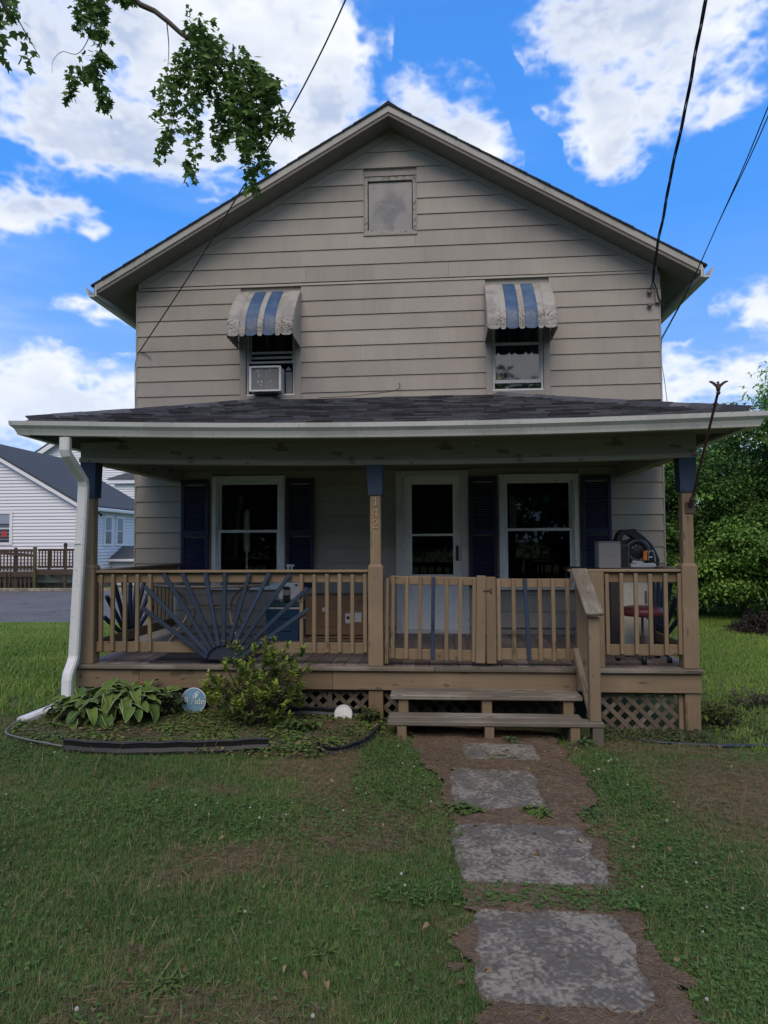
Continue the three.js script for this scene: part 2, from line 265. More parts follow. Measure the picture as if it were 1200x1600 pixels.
// ------------------------------------------------------------------ ground
const bedIn = (x, z) => { const zf = x < -2.6 ? 3.72 - Math.pow((-2.6 - x) / 0.5, 2) * 0.45 : x < -0.35 ? 3.78 : 3.66 - (x + 0.35) * 1.25; return Math.min(ss(0.12, -0.12, z - zf), ss(-3.2, -3.0, x), ss(0.16, 0.02, x), ss(2.45, 2.6, z)); };
function gh(x, z) {
  const w = ss(-6, -1, z) * ss(14, 8, Math.abs(x)) * ss(30, 12, z), pathw = ss(0.75, 0.35, Math.abs(x - 1.05)) * ss(2.6, 3, z);
  let y = -0.026 * clamp(x - 0.3, -5, 5) * w * (1 - pathw) + (f2(x * 0.9, z * 0.9, 3) - 0.5) * 0.05 * (1 - pathw) * w - 0.008 * pathw;
  return y + 0.05 * bedIn(x, z);
}
const walk = (x, z) => { const e = (f2(x * 5, z * 5, 4) - 0.5) * 0.36, lo = mix(0.45, 0.7, ss(3.4, 5.0, z)) + (z < 3.4 ? (3.4 - z) * -0.35 : 0), hi = mix(1.62, 1.46, ss(3.6, 5.4, z)); return Math.min(ss(-0.06, 0.06, x - lo + e), ss(-0.06, 0.06, hi - x + e)) * ss(2.5, 2.7, z) * ss(7.35, 7.0, z); };
// how green the turf is and where clover or bare straw takes over
const dry = (x, z) => { let d = ss(0.42, 0.64, f2(x * 0.75 + 7, z * 0.95, 4)) * 0.8; d = Math.max(d, 0.95 * Math.exp(-(((x - 3.0) / 1.15) ** 2 + ((z - 4.2) / 0.95) ** 2)), 0.55 * Math.exp(-(((x - 2.7) / 0.7) ** 2 + ((z - 3.1) / 0.25) ** 2)), 0.85 * Math.exp(-(((x + 0.15) / 0.22) ** 2 + ((z - 3.75) / 0.3) ** 2)), 0.8 * Math.exp(-(((x + 0.85) / 0.22) ** 2 + ((z - 4.55) / 0.09) ** 2)), 0.7 * Math.exp(-(((x + 0.15) / 0.5) ** 2 + ((z - 6.75) / 0.2) ** 2)), 0.7 * Math.exp(-(((x + 1.9) / 0.35) ** 2 + ((z - 5.9) / 0.3) ** 2))); return d * (1 - lush(x, z)) * mix(0.35, 1, ss(-3.0, -1.9, x)); };
function lush(x, z) { return (0.45 + f2(x * 3.1 + 2, z * 3.1 + 8, 3) * 1.1) * Math.max(0.75 * Math.exp(-(((x - 0.28) / 0.3) ** 4 + ((z - 4.0) / 0.75) ** 4)), 0.8 * Math.exp(-(((x - 1.85) / 0.22) ** 2 + ((z - 3.9) / 0.8) ** 4)), 0.6 * Math.exp(-(((x - 1.75) / 0.3) ** 2 + ((z - 5.3) / 0.6) ** 2)), 0.6 * Math.exp(-(((x - 2.0) / 0.4) ** 2 + ((z - 6.4) / 0.6) ** 2)), 0.55 * Math.exp(-(((x + 0.7) / 1.2) ** 2 + ((z - 4.95) / 0.25) ** 2)), 0.7 * Math.exp(-(((x + 2.9) / 0.6) ** 2 + ((z - 3.9) / 0.25) ** 2)), 0.9 * Math.exp(-(((x - 1.05) / 0.7) ** 4 + ((z - 5.78) / 0.11) ** 4))); }
{
  const xs = [], zs = [];
  const line = (c0, c1, step, lo, hi) => { const o = []; let d = step; let v = c0; const left = []; while (v > lo) { d *= 1.35; v -= d; left.unshift(Math.max(v, lo)); } o.push(...left); for (v = c0; v < c1 + 1e-6; v += step) o.push(v); d = step; v = c1; while (v < hi) { d *= 1.35; v += d; o.push(Math.min(v, hi)); } return o; };
  xs.push(...line(-5, 6, 0.06, -400, 400)); zs.push(...line(-2, 8.6, 0.06, -400, 400));
  const P = [], C = [], U = [], I = [], nx = xs.length;
  for (const z of zs) for (const x of xs) {
    P.push(x, gh(x, z), z); U.push(x, z);
    const d = dry(x, z), l = lush(x, z), w = z > 2.4 && z < 8 ? 1 : 0; let c = mixc([0.095, 0.165, 0.046], [0.27, 0.215, 0.115], d * w); c = mixc(c, [0.085, 0.16, 0.032], l * w); if (z < 0.5 || x < -3.4 || x > 3.6) c = mixc(c, [0.165, 0.28, 0.058], z < 0.5 ? 1 : 0.5);  // side and rear turf lightened: sunlight put into its colour
    C.push(...c);
  }
  for (let j = 0; j < zs.length - 1; j++) for (let i = 0; i < nx - 1; i++) { const a = j * nx + i; I.push(a, a + nx, a + 1, a + 1, a + nx, a + nx + 1); }
  const g = new THREE.BufferGeometry(); g.setAttribute('position', new THREE.Float32BufferAttribute(P, 3)); g.setAttribute('uv', new THREE.Float32BufferAttribute(U, 2)); g.setAttribute('color', new THREE.Float32BufferAttribute(C, 3)); g.setIndex(I); g.computeVertexNormals();
  const o = new THREE.Mesh(g, M.turf); o.name = 'lawn'; o.receiveShadow = o.castShadow = true; o.userData = { kind: 'structure', label: 'patchy mown lawn of green and dry grass around the tan house' }; scene.add(o);
}
function sheet(x0, x1, z0, z1, step, keep, lift, soil) { // a sheet that lies on the ground where keep(x, z) > 0.5
  const P = [], nx = Math.round((x1 - x0) / step), nz = Math.round((z1 - z0) / step), at = (i, j) => { const x = x0 + i * step, z = z0 + j * step; return [x, gh(x, z) + lift + (f2(x * 9, z * 9, 2) - 0.5) * 0.008 + (soil ? soilLift(x, z) : 0), z]; };
  for (let j = 0; j < nz; j++) for (let i = 0; i < nx; i++) { if (keep(x0 + (i + 0.5) * step, z0 + (j + 0.5) * step) < 0.5) continue; const a = at(i, j), b = at(i, j + 1), c = at(i + 1, j), d = at(i + 1, j + 1); P.push(...a, ...b, ...c, ...c, ...b, ...d); }
  const g = tris(P), p = g.attributes.position, uv = g.attributes.uv; for (let i = 0; i < p.count; i++) uv.setXY(i, p.getX(i), p.getZ(i)); return g;
}
const SLABS = [[1.07, 6.24, 0.66, 0.68, 3], [1.06, 5.27, 0.76, 0.76, 5], [0.97, 4.27, 0.62, 0.78, 8], [1.08, 3.4, 0.6, 0.46, 13]];
const slabEdge = (x, z) => { let d = 9; for (const s of SLABS) d = Math.min(d, 2 * Math.max(Math.abs(x - s[0]) / s[2], Math.abs(z - s[1]) / s[3])); return d; };
const soilLift = (x, z) => mix(-0.03, 0.012 + (f2(x * 7 + 3, z * 7, 4) - 0.5) * 0.062, ss(0.74, 1.06, slabEdge(x, z)));
tag(struct('path', sheet(0.1, 1.9, 2.5, 7.4, 0.02, walk, 0.012, true), M.litter), 'brown needle-strewn dirt path from the steps towards the street');
tag(struct('garden_bed', sheet(-3.25, 0.2, 2.45, 3.95, 0.025, bedIn, 0.012), M.bedsoil), 'weedy earth bed in front of the left half of the porch');
tag(struct('soil', B(-2.9, 2.95, -0.2, -0.12, -0.05, 2.42), M.bedsoil), 'bare dark earth under the porch floor');
{ // the four slabs of the walk: uneven outlines where litter has crept over their edges
  const slabs = SLABS;
  const walkway = thing('stepping_stones', 0, 0, 0, 'row of worn grey concrete slabs set in the dirt path'); delete walkway.userData.category; walkway.userData.kind = 'structure'; walkway.name = 'pavement';
  for (const [cx, cz, w, d, s] of slabs) {
    const pts = []; for (let i = 0; i < 72; i++) { const a = i / 72 * Math.PI * 2, ca = Math.cos(a), sa = Math.sin(a), q = 1 / Math.pow(Math.pow(Math.abs(ca), 7) + Math.pow(Math.abs(sa), 7), 1 / 7), n = 1 + (f2(ca * 2.2 + s, sa * 2.2 + s * 3, 4) - 0.5) * (s > 6 ? 0.42 : 0.26); pts.push(new THREE.Vector2(ca * q * n * w / 2, sa * q * n * d / 2)); }
    const g = new THREE.ExtrudeGeometry(new THREE.Shape(pts), { depth: 0.05, bevelEnabled: true, bevelSize: 0.008, bevelThickness: 0.008, bevelSegments: 2 }).rotateX(-Math.PI / 2);
    boxuv(g, 0, [s * 0.37, s * 0.51]); const o = mesh('concrete_slab', put(prep(g), 0, 0, 0, (s % 3 - 1) * 0.02), M.concrete, walkway); o.position.set(cx, gh(cx, cz) - 0.039, cz);
  }
}
{ // the driveway at the left, a cracked sheet with a low kerb along the neighbour's lot
  tag(struct('driveway', B(-60, -4.2, -0.12, 0.014, -15.4, -5.6, 0.002), M.asphalt), 'cracked grey asphalt drive between the lawn and the white buildings');
  tag(struct('kerb', B(-60, -4.2, -0.1, 0.11, -15.58, -15.4, 0.02), mat({ ...concTex, color: lin(1.5, 1.45, 1.35), bumpScale: 0.003 })), 'low pale concrete kerb along the far side of the drive');
}

// ------------------------------------------------------------------ the house
const HW = 3.46, DK = 0.523, yRoof = (x) => 7.36 - 0.573 * Math.abs(x);
const house = thing('wooden_house', 0, 0, 0, 'two storey tan house with a gable front, blue striped awnings and a brown front porch', 'house');
const OPEN = [[-0.35, 0.34, 5.82, 6.59], [-1.98, -1.26, 3.59, 4.98], [1.29, 2.01, 3.59, 4.98], [-2.40, -1.43, 1.12, 2.59], [1.39, 2.39, 1.12, 2.57], [0.07, 0.97, DK, 2.62]];
const rect = (a) => [[a[0], a[2]], [a[1], a[2]], [a[1], a[3]], [a[0], a[3]]];
mesh('wall', prism([[-HW, -0.3], [HW, -0.3], [HW, 5.18], [0, 7.16], [-HW, 5.18]], -0.16, -0.022, OPEN.map(rect)), M.siding[0], house);
{ // lapped courses; each board leans out at its butt
  const butts = []; for (let k = 0; k < 10; k++) butts.push(5.192 + k * 0.2165);
  const lowr = []; for (let k = 0; k < 23; k++) lowr.push(5.15 - (k + 1) * 0.2065);
  const gable = (y) => (y < 5.18 ? HW + 0.004 : Math.max(0, (7.155 - y) / 0.573));
  function board(xa, xb, y0, y1, tilt) {
    if (xb - xa < 0.02) return null;
    const t0 = 0.017, t1 = 0.004, l1 = Math.max(xa, -gable(y1)), r1 = Math.min(xb, gable(y1)), f = (x) => tilt * x, ZB = -0.0205, J = (R() - 0.5) * 0.002;
    return hexa([[xa, y0 + f(xa), ZB], [xb, y0 + f(xb), ZB], [r1, y1 + f(r1), ZB], [l1, y1 + f(l1), ZB], [xa, y0 + f(xa), t0 + J], [xb, y0 + f(xb), t0 - J], [r1, y1 + f(r1), t1], [l1, y1 + f(l1), t1]]);
  }
  const course = (y0, y1, tilt, cut) => {
    let spans = [[-gable(y0), gable(y0)]];
    for (const [oi, o] of OPEN.entries()) { const m = [0.012, 0.052, 0.052, 0.008, 0.008, 0.018][oi]; if (o[3] + m > y0 + 0.03 && o[2] - m < y1 - 0.06) { const out = []; for (const [a, b] of spans) { if (o[1] + m <= a || o[0] - m >= b) out.push([a, b]); else { if (o[0] - m > a) out.push([a, o[0] - m]); if (o[1] + m < b) out.push([o[1] + m, b]); } } spans = out; } }
    for (let [a, b] of spans) {
      const parts = []; while (b - a > 3.7) { const c = a + 1.6 + R() * 1.9; parts.push([a, c - 0.0012]); a = c + 0.0012; } parts.push([a, b]);
      for (const [p, q] of parts) { const g = board(p, q, y0 + 0.001, y1 - 0.0035, tilt); if (!g) continue; const u = g.attributes.uv, o = [R() * 5, R() * 5]; for (let i = 0; i < u.count; i++) u.setXY(i, u.getX(i) + o[0], u.getY(i) + o[1]); mesh('siding_board', g, M.siding[Math.floor(R() * 4)], house); }
    }
  };
  butts.forEach((y) => { if (y < 7.1) course(y, Math.min(y + 0.2165, 7.14), 0.003); });
  course(5.15, 5.192, 0.004);
  lowr.forEach((y) => { if (y > 0.5) course(y, y + 0.2065, y > 3.3 ? 0.006 : -0.002); });
  // corner boards, foundation, the side and rear walls in plain lap relief
  for (const s of [-1, 1]) mesh('corner_board', B(s * (HW - 0.005), s * (HW + 0.016), 0.35, 5.14, -0.09, 0.018, 0.003), M.trim, house);
  mesh('foundation', [B(-HW + 0.02, HW - 0.02, -0.5, 0.34, -9, -0.02, 0.01)], mat({ ...concTex, color: lin(0.9, 0.88, 0.84), bumpScale: 0.003 }), house);
  const side = (s) => { const P = []; for (let y = 0.34; y < 5.1; y += 0.2065) { const a = s * (HW + 0.024), b = s * (HW + 0.006), t = y + 0.2065; P.push(a, y, -0.09, a, y, -9, b, t, -9, a, y, -0.09, b, t, -9, b, t, -0.09, s * HW, y, -0.09, a, y, -0.09, a, y, -9, s * HW, y, -0.09, a, y, -9, s * HW, y, -9); } return tris(P); };
  mesh('side_wall', [side(-1), B(-HW, -HW + 0.12, 0.3, 5.16, -9, -0.165, 0.002)], M.siding[1], house); mesh('side_wall', [side(1), B(HW - 0.12, HW, 0.3, 5.16, -9, -0.165, 0.002)], M.siding[2], house);
  mesh('rear_wall', prism([[-HW, 0.3], [HW, 0.3], [HW, 5.18], [0, 7.16], [-HW, 5.18]], -9.2, -9.002), M.siding[0], house);
  mesh('interior_floor', [B(-HW + 0.13, HW - 0.13, 0.4, 0.5, -8.9, -0.17), B(-HW + 0.13, HW - 0.13, 2.95, 3.1, -8.9, -0.17), B(-HW + 0.13, HW - 0.13, 5.3, 5.38, -8.9, -0.17)], M.inside, house);
  mesh('interior_wall', [B(-HW + 0.13, HW - 0.13, 0.5, 2.95, -3.6, -3.5), B(-HW + 0.13, HW - 0.13, 3.1, 5.3, -3.6, -3.5), B(-0.3, -0.2, 0.5, 2.95, -3.5, -0.17), B(0.98, 1.06, 0.5, 2.95, -3.5, -0.17), B(-0.06, 0.06, 3.1, 5.3, -3.5, -0.17), B(-1.2, 1.2, 5.4, 6.6, -2.6, -2.5)], M.inside, house);
}
{ // main roof: two slabs, shingle edge, fascia, stepped soffit, frieze; gutters along the eaves
  const zf = 0.38, zb = -9.4, XE = 3.86;
  for (const s of [-1, 1]) {
    const pl = (d0, d1, xa, xb, z0, z1) => prism(s > 0 ? [[xa, yRoof(xa) - d1], [xb, yRoof(xb) - d1], [xb, yRoof(xb) - d0], [xa, yRoof(xa) - d0]] : [[-xb, yRoof(xb) - d1], [-xa, yRoof(xa) - d1], [-xa, yRoof(xa) - d0], [-xb, yRoof(xb) - d0]], z0, z1);
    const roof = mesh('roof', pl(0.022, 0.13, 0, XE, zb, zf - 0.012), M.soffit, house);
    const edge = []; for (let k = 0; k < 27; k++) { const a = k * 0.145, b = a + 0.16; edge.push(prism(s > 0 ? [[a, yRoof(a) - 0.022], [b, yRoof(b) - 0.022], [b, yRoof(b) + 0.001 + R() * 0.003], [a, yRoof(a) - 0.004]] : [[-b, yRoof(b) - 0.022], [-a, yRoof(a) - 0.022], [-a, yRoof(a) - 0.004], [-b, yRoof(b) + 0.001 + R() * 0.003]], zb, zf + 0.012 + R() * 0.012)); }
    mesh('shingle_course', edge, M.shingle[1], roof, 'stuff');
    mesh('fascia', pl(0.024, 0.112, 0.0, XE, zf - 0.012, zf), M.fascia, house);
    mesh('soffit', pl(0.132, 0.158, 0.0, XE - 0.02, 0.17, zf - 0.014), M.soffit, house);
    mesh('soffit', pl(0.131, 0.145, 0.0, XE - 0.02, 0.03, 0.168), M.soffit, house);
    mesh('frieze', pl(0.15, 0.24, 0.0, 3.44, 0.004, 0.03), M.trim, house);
    mesh('eave_board', [B(s * (XE - 0.002), s * (XE + 0.02), yRoof(XE) - 0.19, yRoof(XE) - 0.03, zb, zf, 0.003)], M.gutter, house);
    const gp = [[0, 0], [0.075, 0], [0.085, 0.03], [0.11, 0.07], [0.125, 0.1], [0.125, 0.125], [0.112, 0.125], [0.1, 0.09], [0.07, 0.02], [0.008, 0.02], [0.008, 0.125], [0, 0.125]];
    mesh('gutter', prism(gp.map(([a, b]) => [s * (XE + 0.022 + a), yRoof(XE) - 0.2 + b]), zb, zf + 0.01), M.gutter, house);
  }
  mesh('ridge_cap', prism([[-0.14, yRoof(0.14) + 0.005], [0, 7.366], [0.14, yRoof(0.14) + 0.005], [0, 7.385]], zb, zf + 0.014), M.shingle[1], house);
}
function frame(x0, x1, y0, y1, w, z0, z1, c = 0.004, wb = w, wt = w) { return [B(x0, x0 + w, y0, y1, z0, z1, c), B(x1 - w, x1, y0, y1, z0, z1, c), B(x0 + w, x1 - w, y0, y0 + wb, z0 + 0.001, z1 - 0.001, c), B(x0 + w, x1 - w, y1 - wt, y1, z0 + 0.001, z1 - 0.001, c)]; }
function pane(x0, x1, y0, y1, z) { return new THREE.PlaneGeometry(x1 - x0, y1 - y0).translate((x0 + x1) / 2, (y0 + y1) / 2, z); }
function sashes(parent, x0, x1, y0, ym, y1, m, glass, zu = -0.05, zl = -0.02) {
  mesh('sash', frame(x0, x1, ym - 0.015, y1, 0.035, zu - 0.02, zu + 0.018), m, parent); mesh('pane', pane(x0 + 0.03, x1 - 0.03, ym + 0.01, y1 - 0.03, zu), glass, parent);
  mesh('sash', frame(x0, x1, y0, ym + 0.018, 0.035, zl - 0.018, zl + 0.018), m, parent); mesh('pane', pane(x0 + 0.03, x1 - 0.03, y0 + 0.03, ym - 0.01, zl), glass, parent);
}
// the two big porch windows
for (const o of [OPEN[3], OPEN[4]]) {
  const w = mesh('window', [...frame(o[0] - 0.01, o[1] + 0.01, o[2], o[3] + 0.01, 0.062, -0.09, 0.03, 0.005), ...frame(o[0] + 0.052, o[1] - 0.052, o[2] + 0.05, o[3] - 0.05, 0.02, -0.09, 0.014, 0.003), B(o[0] - 0.04, o[1] + 0.04, o[2] - 0.03, o[2], -0.02, 0.055, 0.004)], M.white, house);
  if (o === OPEN[4]) mesh('curtain', [0, 1, 2].map((k) => B(1.56 + k * 0.03, 1.572 + k * 0.03, 1.88, 2.34 - k * 0.03, -0.32, -0.3, 0.002)), mat({ color: lin(0.3, 0.3, 0.29), roughness: 0.95 }), w);
  sashes(w, o[0] + 0.07, o[1] - 0.07, o[2] + 0.07, 1.86, o[3] - 0.07, M.white, M.glass);
}
// the two upper windows in tan casings with metal storm frames
OPEN.slice(1, 3).forEach((o, i) => {
  const w = mesh('window', [...frame(o[0] - 0.055, o[1] + 0.055, o[2] - 0.005, o[3] + 0.05, 0.085, -0.02, 0.032, 0.004), B(o[0] - 0.09, o[1] + 0.09, o[2] - 0.095, o[2] - 0.005, -0.01, 0.04, 0.005)], M.trim, house);
  mesh('sill', B(o[0] + 0.02, o[1] - 0.02, o[2] + 0.075, o[2] + 0.095, -0.08, 0.02, 0.003), M.white, w);
  mesh('storm_frame', frame(o[0] + 0.032, o[1] - 0.032, o[2] + 0.08, o[3] - 0.03, 0.028, -0.04, -0.005, 0.003), M.gutter, w);
  if (i) {
    mesh('sash', frame(o[0] + 0.05, o[1] - 0.05, 3.78, 4.32, 0.03, -0.075, -0.045, 0.003, 0.045), M.gutter, w); mesh('pane', pane(o[0] + 0.075, o[1] - 0.075, 3.82, 4.3, -0.06), M.glassUp, w); mesh('pane', pane(o[0] + 0.06, o[1] - 0.06, 3.68, 3.79, -0.085), M.glassUp, w);
    mesh('sash', frame(o[0] + 0.05, o[1] - 0.05, 4.29, 4.93, 0.03, -0.105, -0.078, 0.003), M.gutter, w); mesh('pane', pane(o[0] + 0.075, o[1] - 0.075, 4.31, 4.91, -0.09), M.glassUp, w);
    mesh('curtain', [0, 1].map((k) => { const g = new THREE.PlaneGeometry(0.24, 1.2, 24, 1); return warp(g, (x, y, z) => [x + (k ? o[1] - 0.2 : o[0] + 0.17), y + 4.33, -0.2 + Math.sin(x * 130) * 0.012]); }), mat({ color: lin(0.012, 0.02, 0.04), side: THREE.DoubleSide, roughness: 0.95 }), w);
  } else {
    mesh('sash', frame(o[0] + 0.05, o[1] - 0.05, 4.12, 4.28, 0.028, -0.075, -0.045, 0.003), M.gutter, w); mesh('sash', frame(o[0] + 0.05, o[1] - 0.05, 4.19, 4.93, 0.03, -0.105, -0.078, 0.003), M.gutter, w); mesh('pane', pane(o[0] + 0.075, o[1] - 0.075, 4.21, 4.91, -0.09), M.glassUp, w);
    mesh('side_panel', [B(-1.425, -1.335, 3.71, 4.0, -0.075, -0.05, 0.002), ...[0, 1, 2, 3].map((k) => B(-1.42 + k * 0.022, -1.408 + k * 0.022, 3.72, 3.99, -0.05, -0.042, 0.001))], mat({ color: lin(0.3, 0.31, 0.33), roughness: 0.6 }), w);
    // scalloped lace edge of the valance behind the gap
    const lace = []; for (let k = 0; k < 6; k++) { const x = o[0] + 0.1 + k * 0.095; lace.push(x - 0.045, 4.04, -0.13, x + 0.045, 4.04, -0.13, x + (R() - 0.5) * 0.02, 4.1 - R() * 0.02, -0.13); } mesh('valance', tris(lace), mat({ color: lin(0.5, 0.5, 0.5), side: THREE.DoubleSide }), w);
  }
});
{ // attic light: weathered frame round a clouded pane
  const o = OPEN[0], w = mesh('window', frame(o[0], o[1], o[2] - 0.005, o[3], 0.045, -0.05, 0.012, 0.004, 0.045, 0.06), M.flaky, house);
  mesh('frame', frame(o[0] - 0.012, o[1] + 0.012, o[2] - 0.035, o[3] + 0.01, 0.012, -0.03, 0.024, 0.002, 0.03, 0.01), M.trim, w);
  const g = pane(o[0] + 0.055, o[1] - 0.055, o[2] + 0.04, o[3] - 0.07, -0.02), uv = g.attributes.uv; for (let i = 0; i < uv.count; i++) uv.setXY(i, uv.getX(i) * 0.6, uv.getY(i) * 0.64); mesh('pane', g, M.dirtyPane, w);
}
{ // storm door
  const dr = mesh('door_frame', frame(0.05, 0.99, DK, 2.64, 0.075, -0.1, 0.034, 0.004, 0.03), M.wornWhite, house);
  mesh('door_trim', frame(0.118, 0.922, DK + 0.02, 2.58, 0.03, -0.09, 0.012, 0.003, 0.02), M.white, dr);
  const d = mesh('door', [B(0.15, 0.255, DK + 0.045, 2.55, -0.05, -0.012), B(0.79, 0.89, DK + 0.045, 2.55, -0.05, -0.012), B(0.255, 0.79, 2.46, 2.55, -0.049, -0.013), B(0.255, 0.79, DK + 0.045, 1.235, -0.049, -0.016), B(0.255, 0.79, 1.235, 1.285, -0.052, -0.008), B(0.255, 0.79, 1.785, 1.815, -0.048, -0.014)], M.whiteDoor, house);
  mesh('pane', pane(0.25, 0.795, 1.28, 1.79, -0.03), M.glass, d); mesh('pane', pane(0.25, 0.795, 1.81, 2.465, -0.036), M.glass, d);
  mesh('handle', [B(0.832, 0.852, 1.47, 1.65, 0.012, 0.03, 0.006), B(0.834, 0.85, 1.485, 1.505, -0.012, 0.014), B(0.834, 0.85, 1.615, 1.635, -0.012, 0.014), B(0.826, 0.858, 1.46, 1.66, -0.012, -0.006)], M.black, d);
  mesh('closer', tube([[0.3, 1.2, 0.0], [0.75, 1.2, 0.0]], 0.012, 2, 8), M.metal, d);
}
// louvred shutters
for (const [a, b] of [[-2.82, -2.445], [-1.395, -1.03], [1.0, 1.355], [2.43, 2.80]]) {
  const s = mesh('shutter', [...frame(a, b, 1.12, 2.55, 0.045, 0.026, 0.058, 0.004, 0.07, 0.06), B(a + 0.045, b - 0.045, 1.8, 1.87, 0.027, 0.057)], M.shutter, house), L = [];
  for (let y = 1.21; y < 2.47; y += 0.031) if (y < 1.79 || y > 1.885) L.push(put(cbox(b - a - 0.09, 0.03, 0.006, 0.001), (a + b) / 2, y, 0.041, 0, -0.75));
  mesh('louvre', L, M.shutter, s, 'stuff');
}
// aluminium awnings
for (const [xc, label] of [[-1.63, 'a'], [1.65, 'b']]) {
  const prof = [[0.03, 5.06], [0.16, 4.96], [0.3, 4.83], [0.43, 4.68], [0.5, 4.575], [0.535, 4.48], [0.545, 4.4], [0.548, 4.355]], W = [0.15, 0.08, 0.148, 0.082, 0.148, 0.082, 0.15];
  const zo = (i, d) => { const a = prof[Math.max(0, i - 1)], b = prof[Math.min(prof.length - 1, i + 1)], tx = b[0] - a[0], ty = b[1] - a[1], l = Math.hypot(tx, ty); return [prof[i][0] - ty / l * d, prof[i][1] + tx / l * d]; };
  const aw = mesh('awning', [tube([[xc - 0.4, 4.4, 0.53], [xc + 0.4, 4.4, 0.53]], 0.0085, 2, 6), tube([[xc - 0.4, 5.03, 0.03], [xc - 0.4, 4.37, 0.03]], 0.008, 2, 6), tube([[xc - 0.4, 4.4, 0.53], [xc - 0.4, 4.37, 0.02]], 0.008, 2, 6), tube([[xc + 0.4, 4.4, 0.53], [xc + 0.4, 4.37, 0.02]], 0.008, 2, 6), B(xc - 0.43, xc + 0.43, 5.02, 5.05, 0.024, 0.036)], M.cream, house);
  let x = xc - 0.42;
  W.forEach((w, k) => {
    const up = k % 2 === 0, d = up ? 0.012 : 0, P = [], U = [], I = [], nu = 8, e = up ? 0.004 : -0.004;
    for (let i = 0; i < prof.length + 1; i++) for (let j = 0; j <= nu; j++) { const t = j / nu, last = i === prof.length, [z, y] = zo(Math.min(i, prof.length - 1), d + (up && (j === 0 || j === nu) ? -0.008 : 0)); P.push(x - e + (w + 2 * e) * t, last ? y - 0.034 * Math.pow(Math.max(0, 1 - Math.pow(Math.abs(2 * t - 1), 3)), 0.6) : y, z); U.push(x + w * t, i / prof.length * 1.3); }
    for (let i = 0; i < prof.length; i++) for (let j = 0; j < nu; j++) { const a = i * (nu + 1) + j; I.push(a, a + nu + 1, a + 1, a + 1, a + nu + 1, a + nu + 2); }
    const g = new THREE.BufferGeometry(); g.setAttribute('position', new THREE.Float32BufferAttribute(P, 3)); g.setAttribute('uv', new THREE.Float32BufferAttribute(U, 2)); g.setIndex(I); g.computeVertexNormals();
    mesh('slat', g, k === 2 || k === 4 ? M.awnblue : M.cream, aw); x += w;
  });
  for (const s of [-1, 1]) { // cheeks with a scalloped lower edge
    const pts = prof.map(([z, y]) => [z, y - 0.004]); for (let k = 0; k <= 20; k++) { const t = k / 20; pts.push([mix(0.545, 0.026, t), 4.35 - 0.02 - Math.abs(Math.sin(t * Math.PI * 5)) * 0.022 - t * 0.02]); }
    const g = new THREE.ExtrudeGeometry(new THREE.Shape(pts.map((p) => new THREE.Vector2(...p))), { depth: 0.004, bevelEnabled: false }); boxuv(g); const p = g.attributes.position, u = g.attributes.uv; for (let i = 0; i < p.count; i++) u.setXY(i, p.getX(i), (5.06 - p.getY(i)) * 0.5);
    mesh('cheek', g.rotateY(-Math.PI / 2).translate(xc + s * 0.425 + 0.002, 0, 0), M.cream, aw);
  }
}

// ------------------------------------------------------------------ the porch (parts of the house)
const PL = -2.964, PR = 3.0, PD = 2.52, pick = (a) => a[Math.floor(R() * a.length)];
const sag = (x) => 0.0053 * x * x - 0.0058 * x - 0.03, sagged = (g) => warp(g, (x, y, z) => [x, y + sag(x) * clamp(z / 2.4), z]);
{ // floor: boards run out from the wall to the front edge
  const d = mesh('porch_floor', [B(PL + 0.03, PR - 0.03, 0.33, 0.47, 0.3, 0.34), B(PL + 0.03, PR - 0.03, 0.33, 0.47, 1.3, 1.34)], M.deck[1], house);
  const n = 43, w = (PR - PL) / n; for (let k = 0; k < n; k++) mesh('floor_board', B(PL + k * w + 0.002, PL + (k + 1) * w - 0.002, DK - 0.034 + R() * 0.002, DK - R() * 0.002, 0.026, PD - 0.075, 0.003), pick(M.deck), d);
  let x = PL - 0.015; for (const e of [-1.42, 0.55, 1.86, PR + 0.018]) { mesh('edge_board', B(x, e - 0.002, DK - 0.036, DK - 0.001 + R() * 0.003, PD - 0.072, PD + 0.012 + R() * 0.006, 0.006), pick(M.grey), d); x = e; }
  x = PL; for (const e of [-2.32, -0.42, 2.02, PR]) { mesh('skirt_board', B(x + 0.001, e - 0.001, 0.305, DK - 0.038, PD - 0.06, PD - 0.022 + R() * 0.003, 0.003), pick(M.brown), d); x = e; }
  for (const s of [PL, PR - 0.03]) mesh('skirt_board', B(s, s + 0.03, 0.305, DK - 0.038, 0.03, PD - 0.062, 0.003), M.brown[0], d);
}
const loader = new FontLoader(), sans = await loader.loadAsync('fonts/droid/droid_sans_bold.typeface.json'), serif = await loader.loadAsync('fonts/droid/droid_serif_regular.typeface.json');
